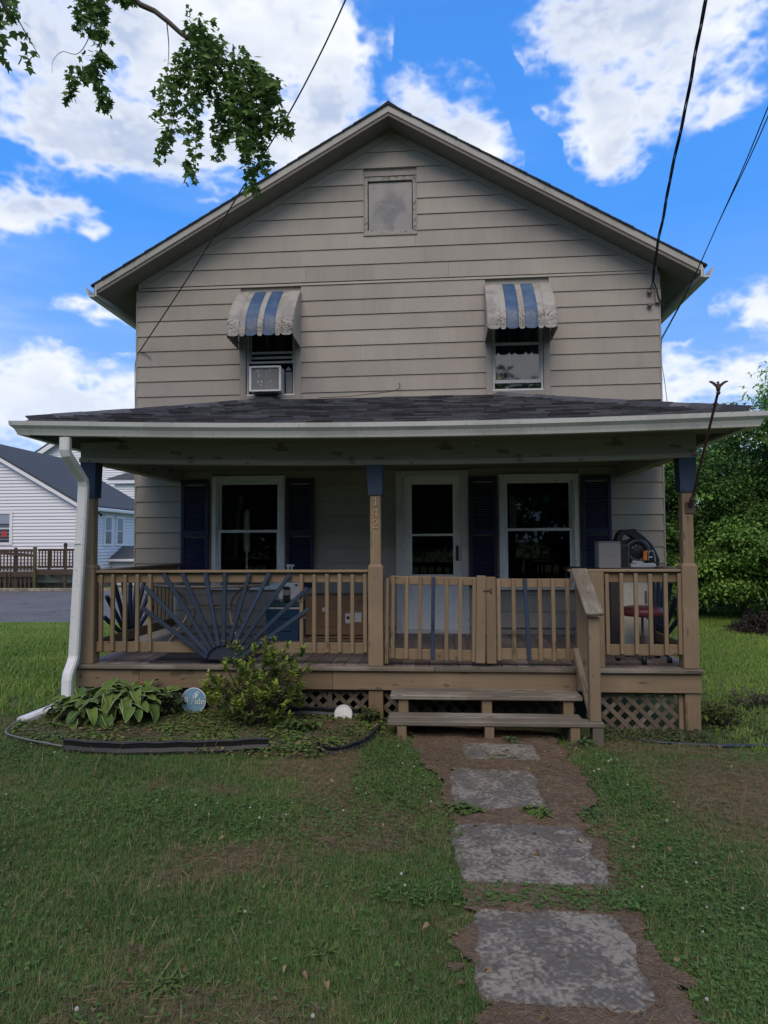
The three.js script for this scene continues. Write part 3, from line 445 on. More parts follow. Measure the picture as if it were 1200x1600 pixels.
function text(s, font, size, depth) { const g = new TextGeometry(s, { font, size, depth, curveSegments: 5, bevelEnabled: false }); g.computeBoundingBox(); const b = g.boundingBox; return prep(g.translate(-(b.min.x + b.max.x) / 2, -(b.min.y + b.max.y) / 2, 0)); }
[-2.875, -0.008, 2.925].forEach((x, i) => {
  const top = 2.49 + sag(x) + 0.012, sh = 1.5, P = [[0.072, DK], [0.072, sh - 0.03], [0.064, sh - 0.006], [0.051, sh], [0.051, 2.2]], gs = [];
  gs.push(B(x - 0.072, x + 0.072, DK, sh - 0.03, 2.328, 2.472, 0.006), B(x - 0.051, x + 0.051, sh - 0.002, 2.2, 2.349, 2.451, 0.006));
  gs.push(hexa([[x - 0.07, sh - 0.03, 2.33], [x + 0.07, sh - 0.03, 2.33], [x + 0.051, sh, 2.349], [x - 0.051, sh, 2.349], [x - 0.07, sh - 0.03, 2.47], [x + 0.07, sh - 0.03, 2.47], [x + 0.051, sh, 2.451], [x - 0.051, sh, 2.451]]));
  gs.push(hexa([[x - 0.072, sh - 0.032, 2.328], [x + 0.072, sh - 0.032, 2.328], [x + 0.072, sh - 0.032, 2.472], [x - 0.072, sh - 0.032, 2.472], [x - 0.05, sh + 0.002, 2.35], [x + 0.05, sh + 0.002, 2.35], [x + 0.05, sh + 0.002, 2.45], [x - 0.05, sh + 0.002, 2.45]]));
  const p = mesh('porch_post', gs, M.brown[i % 2 ? 2 : 0], house);
  const y0 = 2.165, a = 0.068, b = 0.079;
  mesh('post_cap', [hexa([[x - a, y0, 2.4 - a], [x + a, y0, 2.4 - a], [x + b, top, 2.4 - b], [x - b, top, 2.4 - b], [x - a, y0, 2.4 + a], [x + a, y0, 2.4 + a], [x + b, top, 2.4 + b], [x - b, top, 2.4 + b]])], M.capblue, p);
  if (i === 1) ['1', '4', '2'].forEach((ch, k) => mesh('numeral', text(ch, serif, 0.085, 0.008).translate(x, 2.1 - k * 0.108, 2.4515), mat({ color: lin(0.46, 0.33, 0.19), metalness: 0.2, roughness: 0.4 }), p));
  const gx = gh(x, 2.45); mesh('pier', B(x - (i ? 0.07 : 0.07), x + 0.07, gx - 0.3, 0.304, 2.36, 2.478, 0.005), M.brown[1], house); if (i !== 1) mesh('pier', B(x + (i ? -0.115 : 0.073), x + (i ? -0.073 : 0.115), gx - 0.3, 0.304, 2.4, 2.44, 0.004), M.brown[0], house);
});
{ // beam, ceiling, eave board, roof
  const seg = (x0, x1, y0, y1, z0, z1, n) => { const o = []; for (let i = 0; i < n; i++) { const a = mix(x0, x1, i / n), b = mix(x0, x1, (i + 1) / n); o.push([a, b]); } return o.map(([a, b]) => sagged(hexa([[a, y0, z0], [b, y0, z0], [b, y1, z0], [a, y1, z0], [a, y0, z1], [b, y0, z1], [b, y1, z1], [a, y1, z1]]))); };
  const bm = mesh('beam', seg(-2.955, 3.01, 2.49, 2.725, 2.33, 2.47, 12), M.beam, house); mesh('beam_lip', seg(-2.96, 3.015, 2.485, 2.53, 2.472, 2.49, 12), M.beam, bm);
  for (const s of [-2.95, 2.87]) mesh('side_beam', B(s, s + 0.13, 2.52, 2.7, 0.03, 2.325, 0.004), M.beam, house);
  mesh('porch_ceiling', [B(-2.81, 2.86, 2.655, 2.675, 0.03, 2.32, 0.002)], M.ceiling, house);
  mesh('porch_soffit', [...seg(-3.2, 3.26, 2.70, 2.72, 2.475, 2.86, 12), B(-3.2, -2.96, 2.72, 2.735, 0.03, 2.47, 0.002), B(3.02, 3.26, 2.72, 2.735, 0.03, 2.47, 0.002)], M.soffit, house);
  const eL = -3.235, eR = 3.295, eZ = 2.9, eY = 2.815, tL = -1.47, tR = 1.32, tY = 3.6, V = (a) => new THREE.Vector3(...a);
  const A = [eL, eY, eZ], Bq = [eR, eY, eZ], C = [tR, tY, 0.03], D = [tL, tY, 0.03], E0 = [eL, eY, 0.03], F = [eR, eY, 0.03], lo = (p) => [p[0], p[1] - 0.03, p[2]];
  const P = []; const t3 = (a, b, c) => P.push(...a, ...b, ...c), q4 = (a, b, c, d) => { t3(a, b, c); t3(a, c, d); };
  q4(A, Bq, C, D); t3(E0, A, D); t3(Bq, F, C); q4(lo(E0), lo(F), lo(Bq), lo(A)); q4(lo(A), lo(Bq), Bq, A); q4(lo(E0), lo(A), A, E0); q4(lo(Bq), lo(F), F, Bq); q4(E0, D, C, F);
  const roof = mesh('porch_roof', tris(P).translate(0, -0.068, 0), M.shingle[1], house);
  // shingle tabs laid course over course on a sloping face: o + e1 * x + e2 * s
  const tabs = [];
  function lay(o, e1, e2, len, xl, xr, tag_) {
    const n = e1.clone().cross(e2).normalize(), ex = 0.137; let row = 0;
    for (let s = -0.012; s < len - 0.03; s += ex, row++) {
      const s1 = Math.min(s + ex + 0.05, len), a = xl(clamp(s / len)) - 0.004, b = xr(clamp(s / len)) + 0.004; let x = a - R() * 0.2;
      while (x < b) {
        const w = 0.16 + R() * 0.22, x0 = Math.max(x, a), x1 = Math.min(x + w - 0.004, b); x += w; if (x1 - x0 < 0.015) continue;
        const th = 0.012 + R() * 0.016, drop = R() * 0.012, at = (u, v, h) => o.clone().addScaledVector(e1, u).addScaledVector(e2, v).addScaledVector(n, h).toArray();
        const xa = clamp(x0, xl(clamp(s1 / len)), xr(clamp(s1 / len))), xb = clamp(x1, xl(clamp(s1 / len)), xr(clamp(s1 / len)));
        const g = sagged(hexa([at(x0, s - drop, 0), at(x1, s - drop, 0), at(xb, s1, 0), at(xa, s1, 0), at(x0, s - drop, th + 0.006), at(x1, s - drop, th + 0.006), at(xb, s1, 0.005), at(xa, s1, 0.005)]));
        boxuv(g, 0, [R() * 3, R() * 3]); tabs.push({ g, row, x: (x0 + x1) / 2, f: tag_ });
      }
    }
  }
  const up = V(D).sub(V([tL, eY, eZ])), L = up.length();
  lay(V([0, eY, eZ]), new THREE.Vector3(1, 0, 0), up.clone().normalize(), L, (t) => mix(eL, tL, t), (t) => mix(eR, tR, t), 0);
  const upL = V([tL - eL, tY - eY, 0]), LL = upL.length(); lay(V([eL, eY, 0.03]), new THREE.Vector3(0, 0, 1), upL.clone().normalize(), LL, () => 0, (t) => (eZ - 0.03) * (1 - t), 1);
  const upR = V([tR - eR, tY - eY, 0]), LR = upR.length(); lay(V([eR, eY, 0.03]), new THREE.Vector3(0, 0, -1), upR.clone().normalize(), LR, (t) => -(eZ - 0.03) * (1 - t), () => 0, 1);
  const front = tabs.filter((t) => t.f === 0).sort((a, b) => a.row - b.row), single_ = front.slice(0, 300), rest = [...front.slice(300), ...tabs.filter((t) => t.f)];
  single_.forEach((t) => mesh('shingle', t.g, pick(M.shingle), roof));
  M.shingle.forEach((m, i) => { const l = rest.filter((_, k) => k % 5 === i).map((t) => t.g); mesh('shingle_field', l, m, roof, 'stuff'); });
  const hip = (a, b, n) => { for (let k = 0; k < n; k++) { const p = V(a).lerp(V(b), k / n), q = V(a).lerp(V(b), (k + 1.25) / n); if (k === n - 1) q.copy(V(b)); const g = bar(p.toArray(), q.toArray(), 0.16, 0.012, 0.003); g.translate(0, 0.016 + (k % 2) * 0.003, 0); mesh('hip_cap', sagged(g), pick(M.shingle), roof); } };
  hip(A, D, 13); hip(Bq, C, 13);
  mesh('flashing', [B(tL - 0.05, tR + 0.05, tY - 0.005, tY + 0.02, 0.026, 0.036, 0.002)], M.trim, roof);
  // gutter on three sides with mitred corners
  const gp = [[0, 0], [0.078, 0], [0.085, 0.022], [0.1, 0.055], [0.13, 0.085], [0.135, 0.125], [0.122, 0.127], [0.115, 0.1], [0.075, 0.02], [0.008, 0.015], [0.006, 0.125], [0, 0.125]];
  const path = [[eL - 0.005, 0.06, -1, 0]]; const N = 14; for (let i = 0; i <= N; i++) path.push([mix(eL - 0.005, eR + 0.005, i / N), eZ - 0.03, i === 0 ? -1 : i === N ? 1 : 0, 1]); path.push([eR + 0.005, 0.06, 1, 0]);
  const G = []; const pt = (i, j) => { const [x, z, ox, oz] = path[i], [o, y] = gp[j % gp.length], X = x + ox * o * 1.05; return [X, 2.685 + y + sag(x) * (z > 1 ? 1 : 0.1), z + oz * o]; };
  for (let i = 0; i < path.length - 1; i++) for (let j = 0; j < gp.length; j++) { const a = pt(i, j), b = pt(i + 1, j), c = pt(i + 1, j + 1), d = pt(i, j + 1); G.push(...a, ...b, ...c, ...a, ...c, ...d); }
  const gut = mesh('gutter', tris(G), M.gutter, house);
  for (const x of [eL + 0.03, eR - 0.03]) { const S = [], w = 0.008; for (let j = 1; j < 5; j++) { const f = (s, k, e) => [x + s * w, 2.685 + gp[k][1] + sag(x) + (k === 1 ? -e : 0), eZ - 0.03 + gp[k][0] + e]; S.push(...f(-1, j, 0.003), ...f(1, j, 0.003), ...f(1, j + 1, 0.003), ...f(-1, j, 0.003), ...f(1, j + 1, 0.003), ...f(-1, j + 1, 0.003)); } mesh('seam', tris(S), M.gutter, gut); }
  // downspout: outlet, offset elbow back to the post, kick-out, shoe on the lawn
  const run = (pts, w = 0.098, d = 0.07) => { const P2 = [], fr = pts.map((p, i) => { const a = V(pts[Math.max(0, i - 1)]), b = V(pts[Math.min(pts.length - 1, i + 1)]), t = b.sub(a).normalize(), side = new THREE.Vector3(1, 0, 0), n = side.clone().cross(t).normalize(), s = t.clone().cross(n).normalize(); const c = 0.015, q = []; for (const [u, v] of [[-1, -1], [1, -1], [1, 1], [-1, 1]]) { const o = (du, dv) => V(p).addScaledVector(s, u * w / 2 + du).addScaledVector(n, v * d / 2 + dv).toArray(); if (u * v > 0) q.push(o(0, -v * c), o(-u * c, 0)); else q.push(o(-u * c, 0), o(0, -v * c)); } return q; }); for (let i = 0; i < fr.length - 1; i++) for (let j = 0; j < 8; j++) { const k = (j + 1) % 8; P2.push(...fr[i][j], ...fr[i][k], ...fr[i + 1][k], ...fr[i][j], ...fr[i + 1][k], ...fr[i + 1][j]); } for (const f of [fr[0], fr[fr.length - 1]]) for (let j = 1; j < 7; j++) P2.push(...f[0], ...f[j], ...f[j + 1]); return tris(P2); };
  const ds = mesh('downspout', [run([[-2.87, 2.70, 2.92], [-2.87, 2.585, 2.92], [-2.868, 2.545, 2.905], [-2.845, 2.36, 2.68], [-2.84, 2.32, 2.64], [-2.842, 2.26, 2.62], [-2.93, 0.63, 2.595], [-2.931, 0.59, 2.605], [-2.935, 0.46, 2.69], [-2.935, 0.41, 2.705], [-2.93, 0.17, 2.72]])], M.white, house);
  mesh('downspout_shoe', run([[-2.93, 0.25, 2.735], [-2.925, 0.2, 2.78], [-2.95, 0.185, 2.88], [-3.05, 0.155, 3.26]].map((p) => p), 0.1, 0.075), M.white, ds);
  mesh('strap', [B(-2.985, -2.85, 1.7, 1.725, 2.563, 2.655, 0.003)], M.white, ds);
}
// ---- railings
function balusters(parent, xs, y0, y1, zc, m) { for (const [i, x] of xs.entries()) mesh('baluster', put(cbox(0.036, y1 - y0, 0.036, 0.004), x, (y0 + y1) / 2 + (R() - 0.5) * 0.008, zc, 0, 0, (R() - 0.5) * 0.012), m ?? pick(M.brown), parent); }
{
  const ry = 1.415, f = mesh('railing', B(-2.80, -0.083, 1.318, 1.412, 2.375, 2.411), M.brown[0], house); mesh('bottom_rail', B(-2.80, -0.083, 0.632, 0.735, 2.375, 2.411), M.brown[0], f);
  mesh('handrail', B(-2.80, -0.082, ry, ry + 0.026, 2.33, 2.455, 0.006), M.brown[2], f);
  balusters(f, [-2.782, -2.745, -2.625, -2.5, -2.373, -2.245, -0.733, -0.608, -0.482, -0.36, -0.236, -0.112].filter((x) => x !== -2.782), 0.645, 1.4, 2.43);
  const r = mesh('railing', B(2.145, 2.852, 1.318, 1.412, 2.375, 2.411), M.brown[1], house); mesh('bottom_rail', B(2.145, 2.852, 0.632, 0.735, 2.375, 2.411), M.brown[0], r);
  mesh('handrail', B(1.83, 2.852, ry, ry + 0.026, 2.33, 2.455, 0.006), M.brown[2], r); mesh('newel', B(2.005, 2.143, DK, ry, 2.345, 2.46, 0.005), M.brown[0], r);
  balusters(r, [2.176, 2.308, 2.442, 2.573, 2.712, 2.838], 0.645, 1.4, 2.43);
  // side rails with the wall at their far end
  for (const [x, s] of [[-2.875, -1], [2.925, 1]]) {
    const q = mesh('railing', B(x - 0.018, x + 0.018, 1.318, 1.412, 0.03, 2.325), M.brown[1], house); mesh('bottom_rail', B(x - 0.018, x + 0.018, 0.632, 0.735, 0.03, 2.325), M.brown[1], q); mesh('handrail', B(x - 0.06, x + 0.06, ry + 0.001, ry + 0.027, 0.03, 2.325, 0.005), M.brown[1], q);
    for (let z = 0.12; z < 2.3; z += 0.125) { if (z > 0.75 && z < 2.0) continue; mesh('baluster', put(cbox(0.036, 0.755, 0.036, 0.004), x + s * 0.036, 1.022, z), pick(M.brown), q); }
    for (let k = 0; k < 9; k++) { const a = rad(28 + k * 15.5), L = k === 0 || k === 8 ? 0.72 : 0.8, c = [x + s * 0.04, 0.6, 1.38], e = Math.min(L, 0.79 / Math.max(0.01, Math.sin(a))); mesh('sunburst_ray', bar([c[0], c[1] + Math.sin(a) * 0.15, c[2] + Math.cos(a) * 0.15], [c[0], c[1] + Math.sin(a) * e, c[2] + Math.cos(a) * e], 0.04, 0.034, 0.004), M.navy[1], q); }
    mesh('sunburst_hub', prism(Array.from({ length: 13 }, (_, k) => [Math.cos(k / 12 * Math.PI) * 0.16, Math.sin(k / 12 * Math.PI) * 0.16]), -0.015, 0.015).rotateY(Math.PI / 2).translate(x + s * 0.04, 0.59, 1.38), M.navy[1], q);
  }
  // the rising-sun ornament nailed over the front rail
  const hub = [-1.495, 0.575], sb = mesh('sunburst', prism(Array.from({ length: 21 }, (_, k) => [hub[0] + Math.cos(k / 20 * Math.PI) * 0.185, hub[1] + Math.sin(k / 20 * Math.PI) * 0.15]), 2.415, 2.445), mat({ color: lin(0.02, 0.026, 0.05), roughness: 0.7 }), house);
  for (const [i, [x, y]] of [[-2.32, 1.08], [-2.29, 1.285], [-2.1, 1.405], [-1.91, 1.41], [-1.68, 1.41], [-1.485, 1.412], [-1.24, 1.405], [-1.045, 1.41], [-0.84, 1.40], [-0.67, 1.268], [-0.655, 1.07]].entries()) {
    const dx = x - hub[0], dy = y - hub[1], a = Math.PI - (i + 0.5) / 11 * Math.PI, sx = hub[0] + Math.cos(a) * 0.165, sy = hub[1] + Math.sin(a) * 0.135;
    mesh('sunburst_ray', bar([sx, sy, 2.455 + (i % 2) * 0.002], [x, y, 2.455 + (i % 2) * 0.002], 0.037, 0.034, 0.004), M.navy[i % 3 === 1 ? 2 : 0], sb);
  }
}
{ // the pair of gates at the head of the steps, each a little out of true
  const g1 = mesh('gate', B(0.105, 1.0, 1.292, 1.372, 2.375, 2.411), M.brown[0], house); mesh('bottom_rail', B(0.105, 1.0, 0.575, 0.675, 2.375, 2.411), M.brown[0], g1);
  [0.14, 0.27, 0.398, 0.523, 0.652, 0.781, 0.912].forEach((x, i) => mesh('slat', put(cbox(0.036, 0.79, 0.036, 0.004), x, 0.985 - x * 0.02, 2.43), i === 3 ? M.navy[2] : pick(M.brown), g1));
  mesh('stile', put(cbox(0.088, 0.83, 0.036, 0.004), 0.978, 0.975, 2.43), M.brown[0], g1); g1.rotation.z = -0.018; g1.position.y = 0.012;
  const g2 = mesh('gate', B(1.06, 1.86, 1.268, 1.352, 2.375, 2.411), M.brown[2], house); mesh('bottom_rail', B(1.06, 1.86, 0.585, 0.69, 2.375, 2.411), M.brown[2], g2);
  mesh('stile', put(cbox(0.09, 0.82, 0.036, 0.004), 1.093, 0.962, 2.43), M.brown[1], g2);
  [1.166, 1.306, 1.43, 1.552, 1.676, 1.808].forEach((x, i) => mesh('slat', put(cbox(0.036, 0.775, 0.036, 0.004), x, 0.968, 2.43, 0, 0, i === 2 ? 0.045 : (R() - 0.5) * 0.02), i === 2 ? M.navy[2] : pick(M.brown), g2));
  mesh('latch', [B(1.02, 1.1, 1.235, 1.25, 2.448, 2.456, 0.003), B(1.08, 1.1, 1.22, 1.265, 2.448, 2.462, 0.003)], M.iron, g2);
  mesh('post', B(0.066, 0.1, 0.53, 1.35, 2.375, 2.44, 0.004), M.brown[1], g1);
}
{ // steps: two plank treads on stubby carriers, a raking rail on the right
  const car = []; for (const x of [0.27, 1.02, 1.74]) { car.push(B(x - 0.04, x + 0.04, -0.14, 0.125, 2.86, 3.1), B(x - 0.045, x + 0.045, -0.14, 0.288, 2.5, 2.8)); }
  const st = mesh('steps', car, M.brown[1], house);
  mesh('tread', B(0.15, 1.86, 0.29, 0.332, 2.51, 2.67, 0.008), M.grey[0], st); mesh('tread', put(cbox(1.71, 0.042, 0.155, 0.008), 1.005, 0.311, 2.752, 0, 0, 0.002), M.grey[2], st);
  mesh('tread', B(0.145, 1.83, 0.13, 0.172, 2.79, 2.95, 0.008), M.grey[2], st); mesh('tread', put(cbox(1.84, 0.042, 0.155, 0.008), 1.065, 0.15, 3.032, 0, 0, 0.003), M.grey[0], st);
  mesh('carrier', B(1.885, 1.975, -0.16, 0.13, 2.98, 3.1, 0.006), M.grey[1], st);
  const hr = mesh('stair_rail', [B(1.872, 1.965, 0.172, 1.055, 2.975, 3.065, 0.005)], M.brown[0], house);
  mesh('post', B(1.862, 1.95, 0.335, 1.37, 2.52, 2.6, 0.005), M.brown[1], hr);
  mesh('brace', bar([1.845, 0.72, 2.6], [1.905, 0.2, 2.97], 0.05, 0.036), M.brown[0], hr);
  { const g = cbox(0.15, 0.036, 0.76, 0.01); const a = Math.atan2(1.405 - 1.075, 0.62); g.rotateX(a); mesh('handrail', g.translate(1.915, 1.262, 2.785), M.grey[2], hr); }
}
{ // diagonal lattice below the floor
  const panel = (x0, x1, yb, yt) => {
    const f = mesh('lattice', [B(x0, x1, yt - 0.035, yt - 0.002, 2.4, 2.42, 0.003)], M.lattice, house);
    for (const s of [1, -1]) for (let c = x0 - 0.6; c < x1 + 0.6; c += 0.135) { // a 45 degree lath clipped to the panel
      let a = c, b = c + s * (yt - yb), ya = yb, yb2 = yt; const cut = (X) => yb + s * (X - c);
      const lo = Math.min(a, b), hi = Math.max(a, b); if (hi < x0 + 0.02 || lo > x1 - 0.02) continue;
      const A = clamp(a, x0, x1), Bx = clamp(b, x0, x1); const y1 = cut(A), y2 = cut(Bx); if (Math.abs(y2 - y1) < 0.03) continue;
      mesh('lath', bar([A, y1, s > 0 ? 2.408 : 2.416], [Bx, y2, s > 0 ? 2.408 : 2.416], 0.04, 0.0072, 0.001), M.lattice, f);
    }
  };
  panel(-2.76, -0.47, -0.02, 0.305); panel(-0.44, -0.08, -0.05, 0.305); panel(0.07, 1.86, -0.08, 0.305); panel(1.98, 2.81, -0.13, 0.305);
  mesh('lattice_stile', B(-0.475, -0.435, -0.1, 0.303, 2.42, 2.435, 0.002), M.lattice, house);
}
// fittings on the gable: two insulators and the wire hook
for (const y of [4.9, 4.73]) mesh('insulator', [lathe([[0, 0], [0.02, 0], [0.03, 0.012], [0.02, 0.024], [0.032, 0.036], [0.02, 0.05], [0, 0.052]], 12).rotateX(Math.PI / 2).translate(3.33, y, 0.022)], mat({ color: lin(0.13, 0.12, 0.115), roughness: 0.3 }), house);
mesh('cable_bracket', [B(3.40, 3.47, 4.76, 4.93, 0.028, 0.06, 0.004)], M.trim, house);

// ------------------------------------------------------------------ things on the porch
function anchor(g, x, y, z) { g.position.set(x, y, z); for (const c of g.children) c.position.sub(g.position); return g; }
{ // glass-topped patio table with bent tube legs
  const t = thing('patio_table', 0, 0, 0, 'oval glass patio table with bent tan tube legs behind the sunburst railing', 'table'), m = mat({ color: lin(0.2, 0.165, 0.13), roughness: 0.5, metalness: 0.3 }), cx = -2.03, cz = 1.15;
  const el = (a, b, y, n = 48) => Array.from({ length: n }, (_, i) => [cx + Math.cos(i / n * 6.2832) * a, y, cz + Math.sin(i / n * 6.2832) * b]);
  mesh('table_rim', tube(el(0.66, 0.46, 1.225), 0.016, 64, 8, true), m, t);
  const top = new THREE.CylinderGeometry(1, 1, 0.008, 48); top.scale(0.655, 1, 0.455); mesh('table_top', top.translate(cx, 1.237, cz), new THREE.MeshPhysicalMaterial({ color: lin(0.75, 0.82, 0.8), transmission: 0.85, thickness: 0, roughness: 0.12 }), t);
  for (const [a, b] of [[-1, -1], [1, -1], [-1, 1], [1, 1]]) mesh('leg', tube([[cx + a * 0.5, 1.215, cz + b * 0.26], [cx + a * 0.4, 1.19, cz + b * 0.2], [cx + a * 0.27, 1.05, cz + b * 0.14], [cx + a * 0.25, 0.9, cz + b * 0.13], [cx + a * 0.33, 0.72, cz + b * 0.22], [cx + a * 0.45, 0.535, cz + b * 0.34]], 0.014, 28, 8), m, t);
  mesh('brace', [tube([[cx - 0.26, 0.97, cz + 0.14], [cx + 0.26, 0.97, cz + 0.14]], 0.011, 2, 7), tube([[cx - 0.26, 0.97, cz - 0.14], [cx + 0.26, 0.97, cz - 0.14]], 0.011, 2, 7), tube([[cx, 0.97, cz - 0.14], [cx, 0.97, cz + 0.14]], 0.011, 2, 7)], m, t);
  anchor(t, cx, DK, cz);
}
{ // blue picnic cooler and what stands on it
  const c = thing('cooler', 0, 0, 0, 'dark blue picnic cooler with a white lid rim beside the cardboard box', 'cooler'), blue = mat({ color: lin(0.012, 0.05, 0.105), roughness: 0.45 });
  mesh('body', [hexa([[-1.475, DK, 0.42], [-1.105, DK, 0.42], [-1.085, 0.905, 0.4], [-1.495, 0.905, 0.4], [-1.475, DK, 0.75], [-1.105, DK, 0.75], [-1.085, 0.905, 0.77], [-1.495, 0.905, 0.77]]), B(-1.4, -1.18, 0.64, 0.82, 0.75, 0.775, 0.01), B(-1.38, -1.2, 0.79, 0.815, 0.77, 0.795, 0.006)], blue, c);
  mesh('rim', B(-1.505, -1.075, 0.905, 0.925, 0.39, 0.78, 0.006), M.white, c); mesh('lid', B(-1.5, -1.08, 0.926, 0.985, 0.395, 0.775, 0.018), mat({ color: lin(0.03, 0.075, 0.095), roughness: 0.5 }), c);
  for (const x of [-1.51, -1.07]) mesh('handle', tube([[x, 0.8, 0.5], [x + (x < -1.3 ? -0.03 : 0.03), 0.78, 0.585], [x, 0.8, 0.67]], 0.009, 10, 6), M.white, c);
  anchor(c, -1.29, DK, 0.585);
  const u = thing('water_jug', 0, 0, 0, 'squat white plastic jug standing on the cooler lid', 'jug');
  mesh('body', [B(-1.36, -1.075, 0.987, 1.235, 0.47, 0.7, 0.035)], M.white, u); mesh('knob', [put(lathe([[0, 0], [0.012, 0], [0.014, 0.012], [0, 0.014]], 10), -1.13, 1.19, 0.7, 0, Math.PI / 2)], M.black, u); anchor(u, -1.22, 0.986, 0.585);
  const tb = thing('travel_mug', -1.245, 0.986, 0.735, 'black travel mug with a silver band standing before the white jug', 'mug');
  mesh('body', lathe([[0, 0], [0.034, 0], [0.04, 0.03], [0.043, 0.17], [0.036, 0.185], [0, 0.19]], 20), M.black, tb); mesh('band', lathe([[0.0425, 0.085], [0.0445, 0.086], [0.0455, 0.15], [0.0435, 0.151]], 20), M.metal, tb);
  const sp = thing('spray_bottle', -1.25, 1.2355, 0.6, 'white trigger spray bottle standing on the white jug', 'bottle');
  mesh('body', lathe([[0, 0], [0.036, 0], [0.038, 0.01], [0.038, 0.1], [0.015, 0.14], [0.014, 0.155], [0, 0.155]], 18), M.white, sp); mesh('trigger', [B(-0.025, 0.075, 0.18, 0.205, -0.013, 0.013, 0.004), B(-0.016, 0.016, 0.155, 0.185, -0.014, 0.014, 0.004), hexa([[0.03, 0.12, -0.006], [0.042, 0.12, -0.006], [0.055, 0.18, -0.006], [0.035, 0.18, -0.006], [0.03, 0.12, 0.006], [0.042, 0.12, 0.006], [0.055, 0.18, 0.006], [0.035, 0.18, 0.006]])], M.white, sp); mesh('nozzle', B(0.075, 0.1, 0.181, 0.204, -0.012, 0.012, 0.003), M.black, sp);
  const rd = thing('radio', 0, 0, 0, 'small black box with a pale front lying on the right end of the patio table', 'radio');
  mesh('body', B(-1.63, -1.47, 1.2415, 1.335, 1.05, 1.17, 0.008), M.black, rd); mesh('front', B(-1.615, -1.485, 1.29, 1.325, 1.17, 1.174, 0.001), mat({ color: lin(0.3, 0.3, 0.28), roughness: 0.5 }), rd); anchor(rd, -1.55, 1.241, 1.11);
}
{ // shipping carton, with flattened cartons under and before it
  const card = texture(256, [0.9, 0.9], (u, v) => { const a = pf(u, v, 90, 3, 2, 280), b = pf(u, v, 4, 4, 4, 281), k = 0.85 + (a - 0.5) * 0.12 + (b - 0.5) * 0.3; return [0.215 * k, 0.135 * k, 0.075 * k, a]; });
  const cm = mat({ ...card, bumpScale: 0.0006, roughness: 0.9 }), b = thing('cardboard_box', 0, 0, 0, 'big brown cardboard shipping box with white labels against the house wall', 'box');
  mesh('body', B(-1.04, -0.3, 0.575, 1.05, 0.15, 0.6, 0.006), cm, b); mesh('flap', [B(-1.035, -0.305, 1.052, 1.057, 0.16, 0.37, 0.001), B(-1.035, -0.305, 1.052, 1.057, 0.376, 0.59, 0.001)], cm, b); mesh('tape', [B(-1.03, -0.31, 0.862, 0.868, 0.6, 0.602, 0.0005)], mat({ color: lin(0.25, 0.18, 0.11), roughness: 0.3 }), b);
  for (const r of [[-0.545, -0.475, 0.72, 0.84], [-0.43, -0.345, 0.735, 0.85], [-0.83, -0.76, 0.86, 0.91]]) mesh('label', B(...r, 0.6, 0.6025, 0.0005), mat({ color: lin(0.5, 0.5, 0.49) }), b);
  const ink = mat({ color: lin(0.06, 0.04, 0.03), roughness: 0.9 }), pr = []; for (let k = 0; k < 9; k++) { const x = -0.86 + k * 0.027, h = 0.018 + R() * 0.018; pr.push(B(x, x + 0.007, 0.66, 0.66 + h, 0.6, 0.6015, 0.0002)); if (k % 3) pr.push(B(x, x + 0.02, 0.66, 0.666, 0.6, 0.6016, 0.0002)); } for (let k = 0; k < 5; k++) pr.push(B(-0.73 + k * 0.018, -0.72 + k * 0.018, 0.875, 0.888, 0.6, 0.6015, 0.0002)); pr.push(new THREE.TorusGeometry(0.026, 0.0035, 6, 20).translate(-0.36, 0.98, 0.6), B(-0.375, -0.345, 0.976, 0.984, 0.6, 0.6016, 0.0002)); mesh('print', pr, ink, b); mesh('mark', put(new THREE.CircleGeometry(0.022, 16), -0.51, 0.785, 0.6032), ink, b);
  anchor(b, -0.67, DK, 0.375);
  for (const [x0, x1, z0, z1, y, tilt, lab] of [[-1.08, -0.24, 0.12, 0.78, DK + 0.012, 0, 'lowest flattened carton lying on the porch floor under the big box'], [-0.98, -0.22, 0.1, 0.72, DK + 0.035, 0.012, 'upper flattened carton, slightly askew, under the big box']]) { const f = thing('flattened_carton', 0, 0, 0, lab, 'cardboard', 'flattened cartons'); const g = cbox(x1 - x0, 0.014, z1 - z0, 0.002); g.rotateZ(tilt); mesh('sheet', g.translate((x0 + x1) / 2, y, (z0 + z1) / 2), cm, f); mesh('fold', put(cbox(x1 - x0 - 0.04, 0.003, 0.03, 0.0005), (x0 + x1) / 2, y + 0.0085, (z0 + z1) / 2), M.brown[1], f); anchor(f, (x0 + x1) / 2, y - 0.012, (z0 + z1) / 2); }
}
{ const m = thing('door_mat', -1.78, DK, 2.07, 'flat black rubber mat on the porch floor behind the sunburst ornament', 'mat'); mesh('base', cbox(1.0, 0.01, 0.62, 0.003).translate(0, 0.006, 0), M.rubber, m); const ribs = []; for (let k = -14; k < 15; k++) ribs.push(cbox(0.94, 0.006, 0.012, 0.002).translate(0, 0.013, k * 0.02)); mesh('rib', ribs, M.rubber, m, 'stuff'); m.rotation.y = 0.03; }
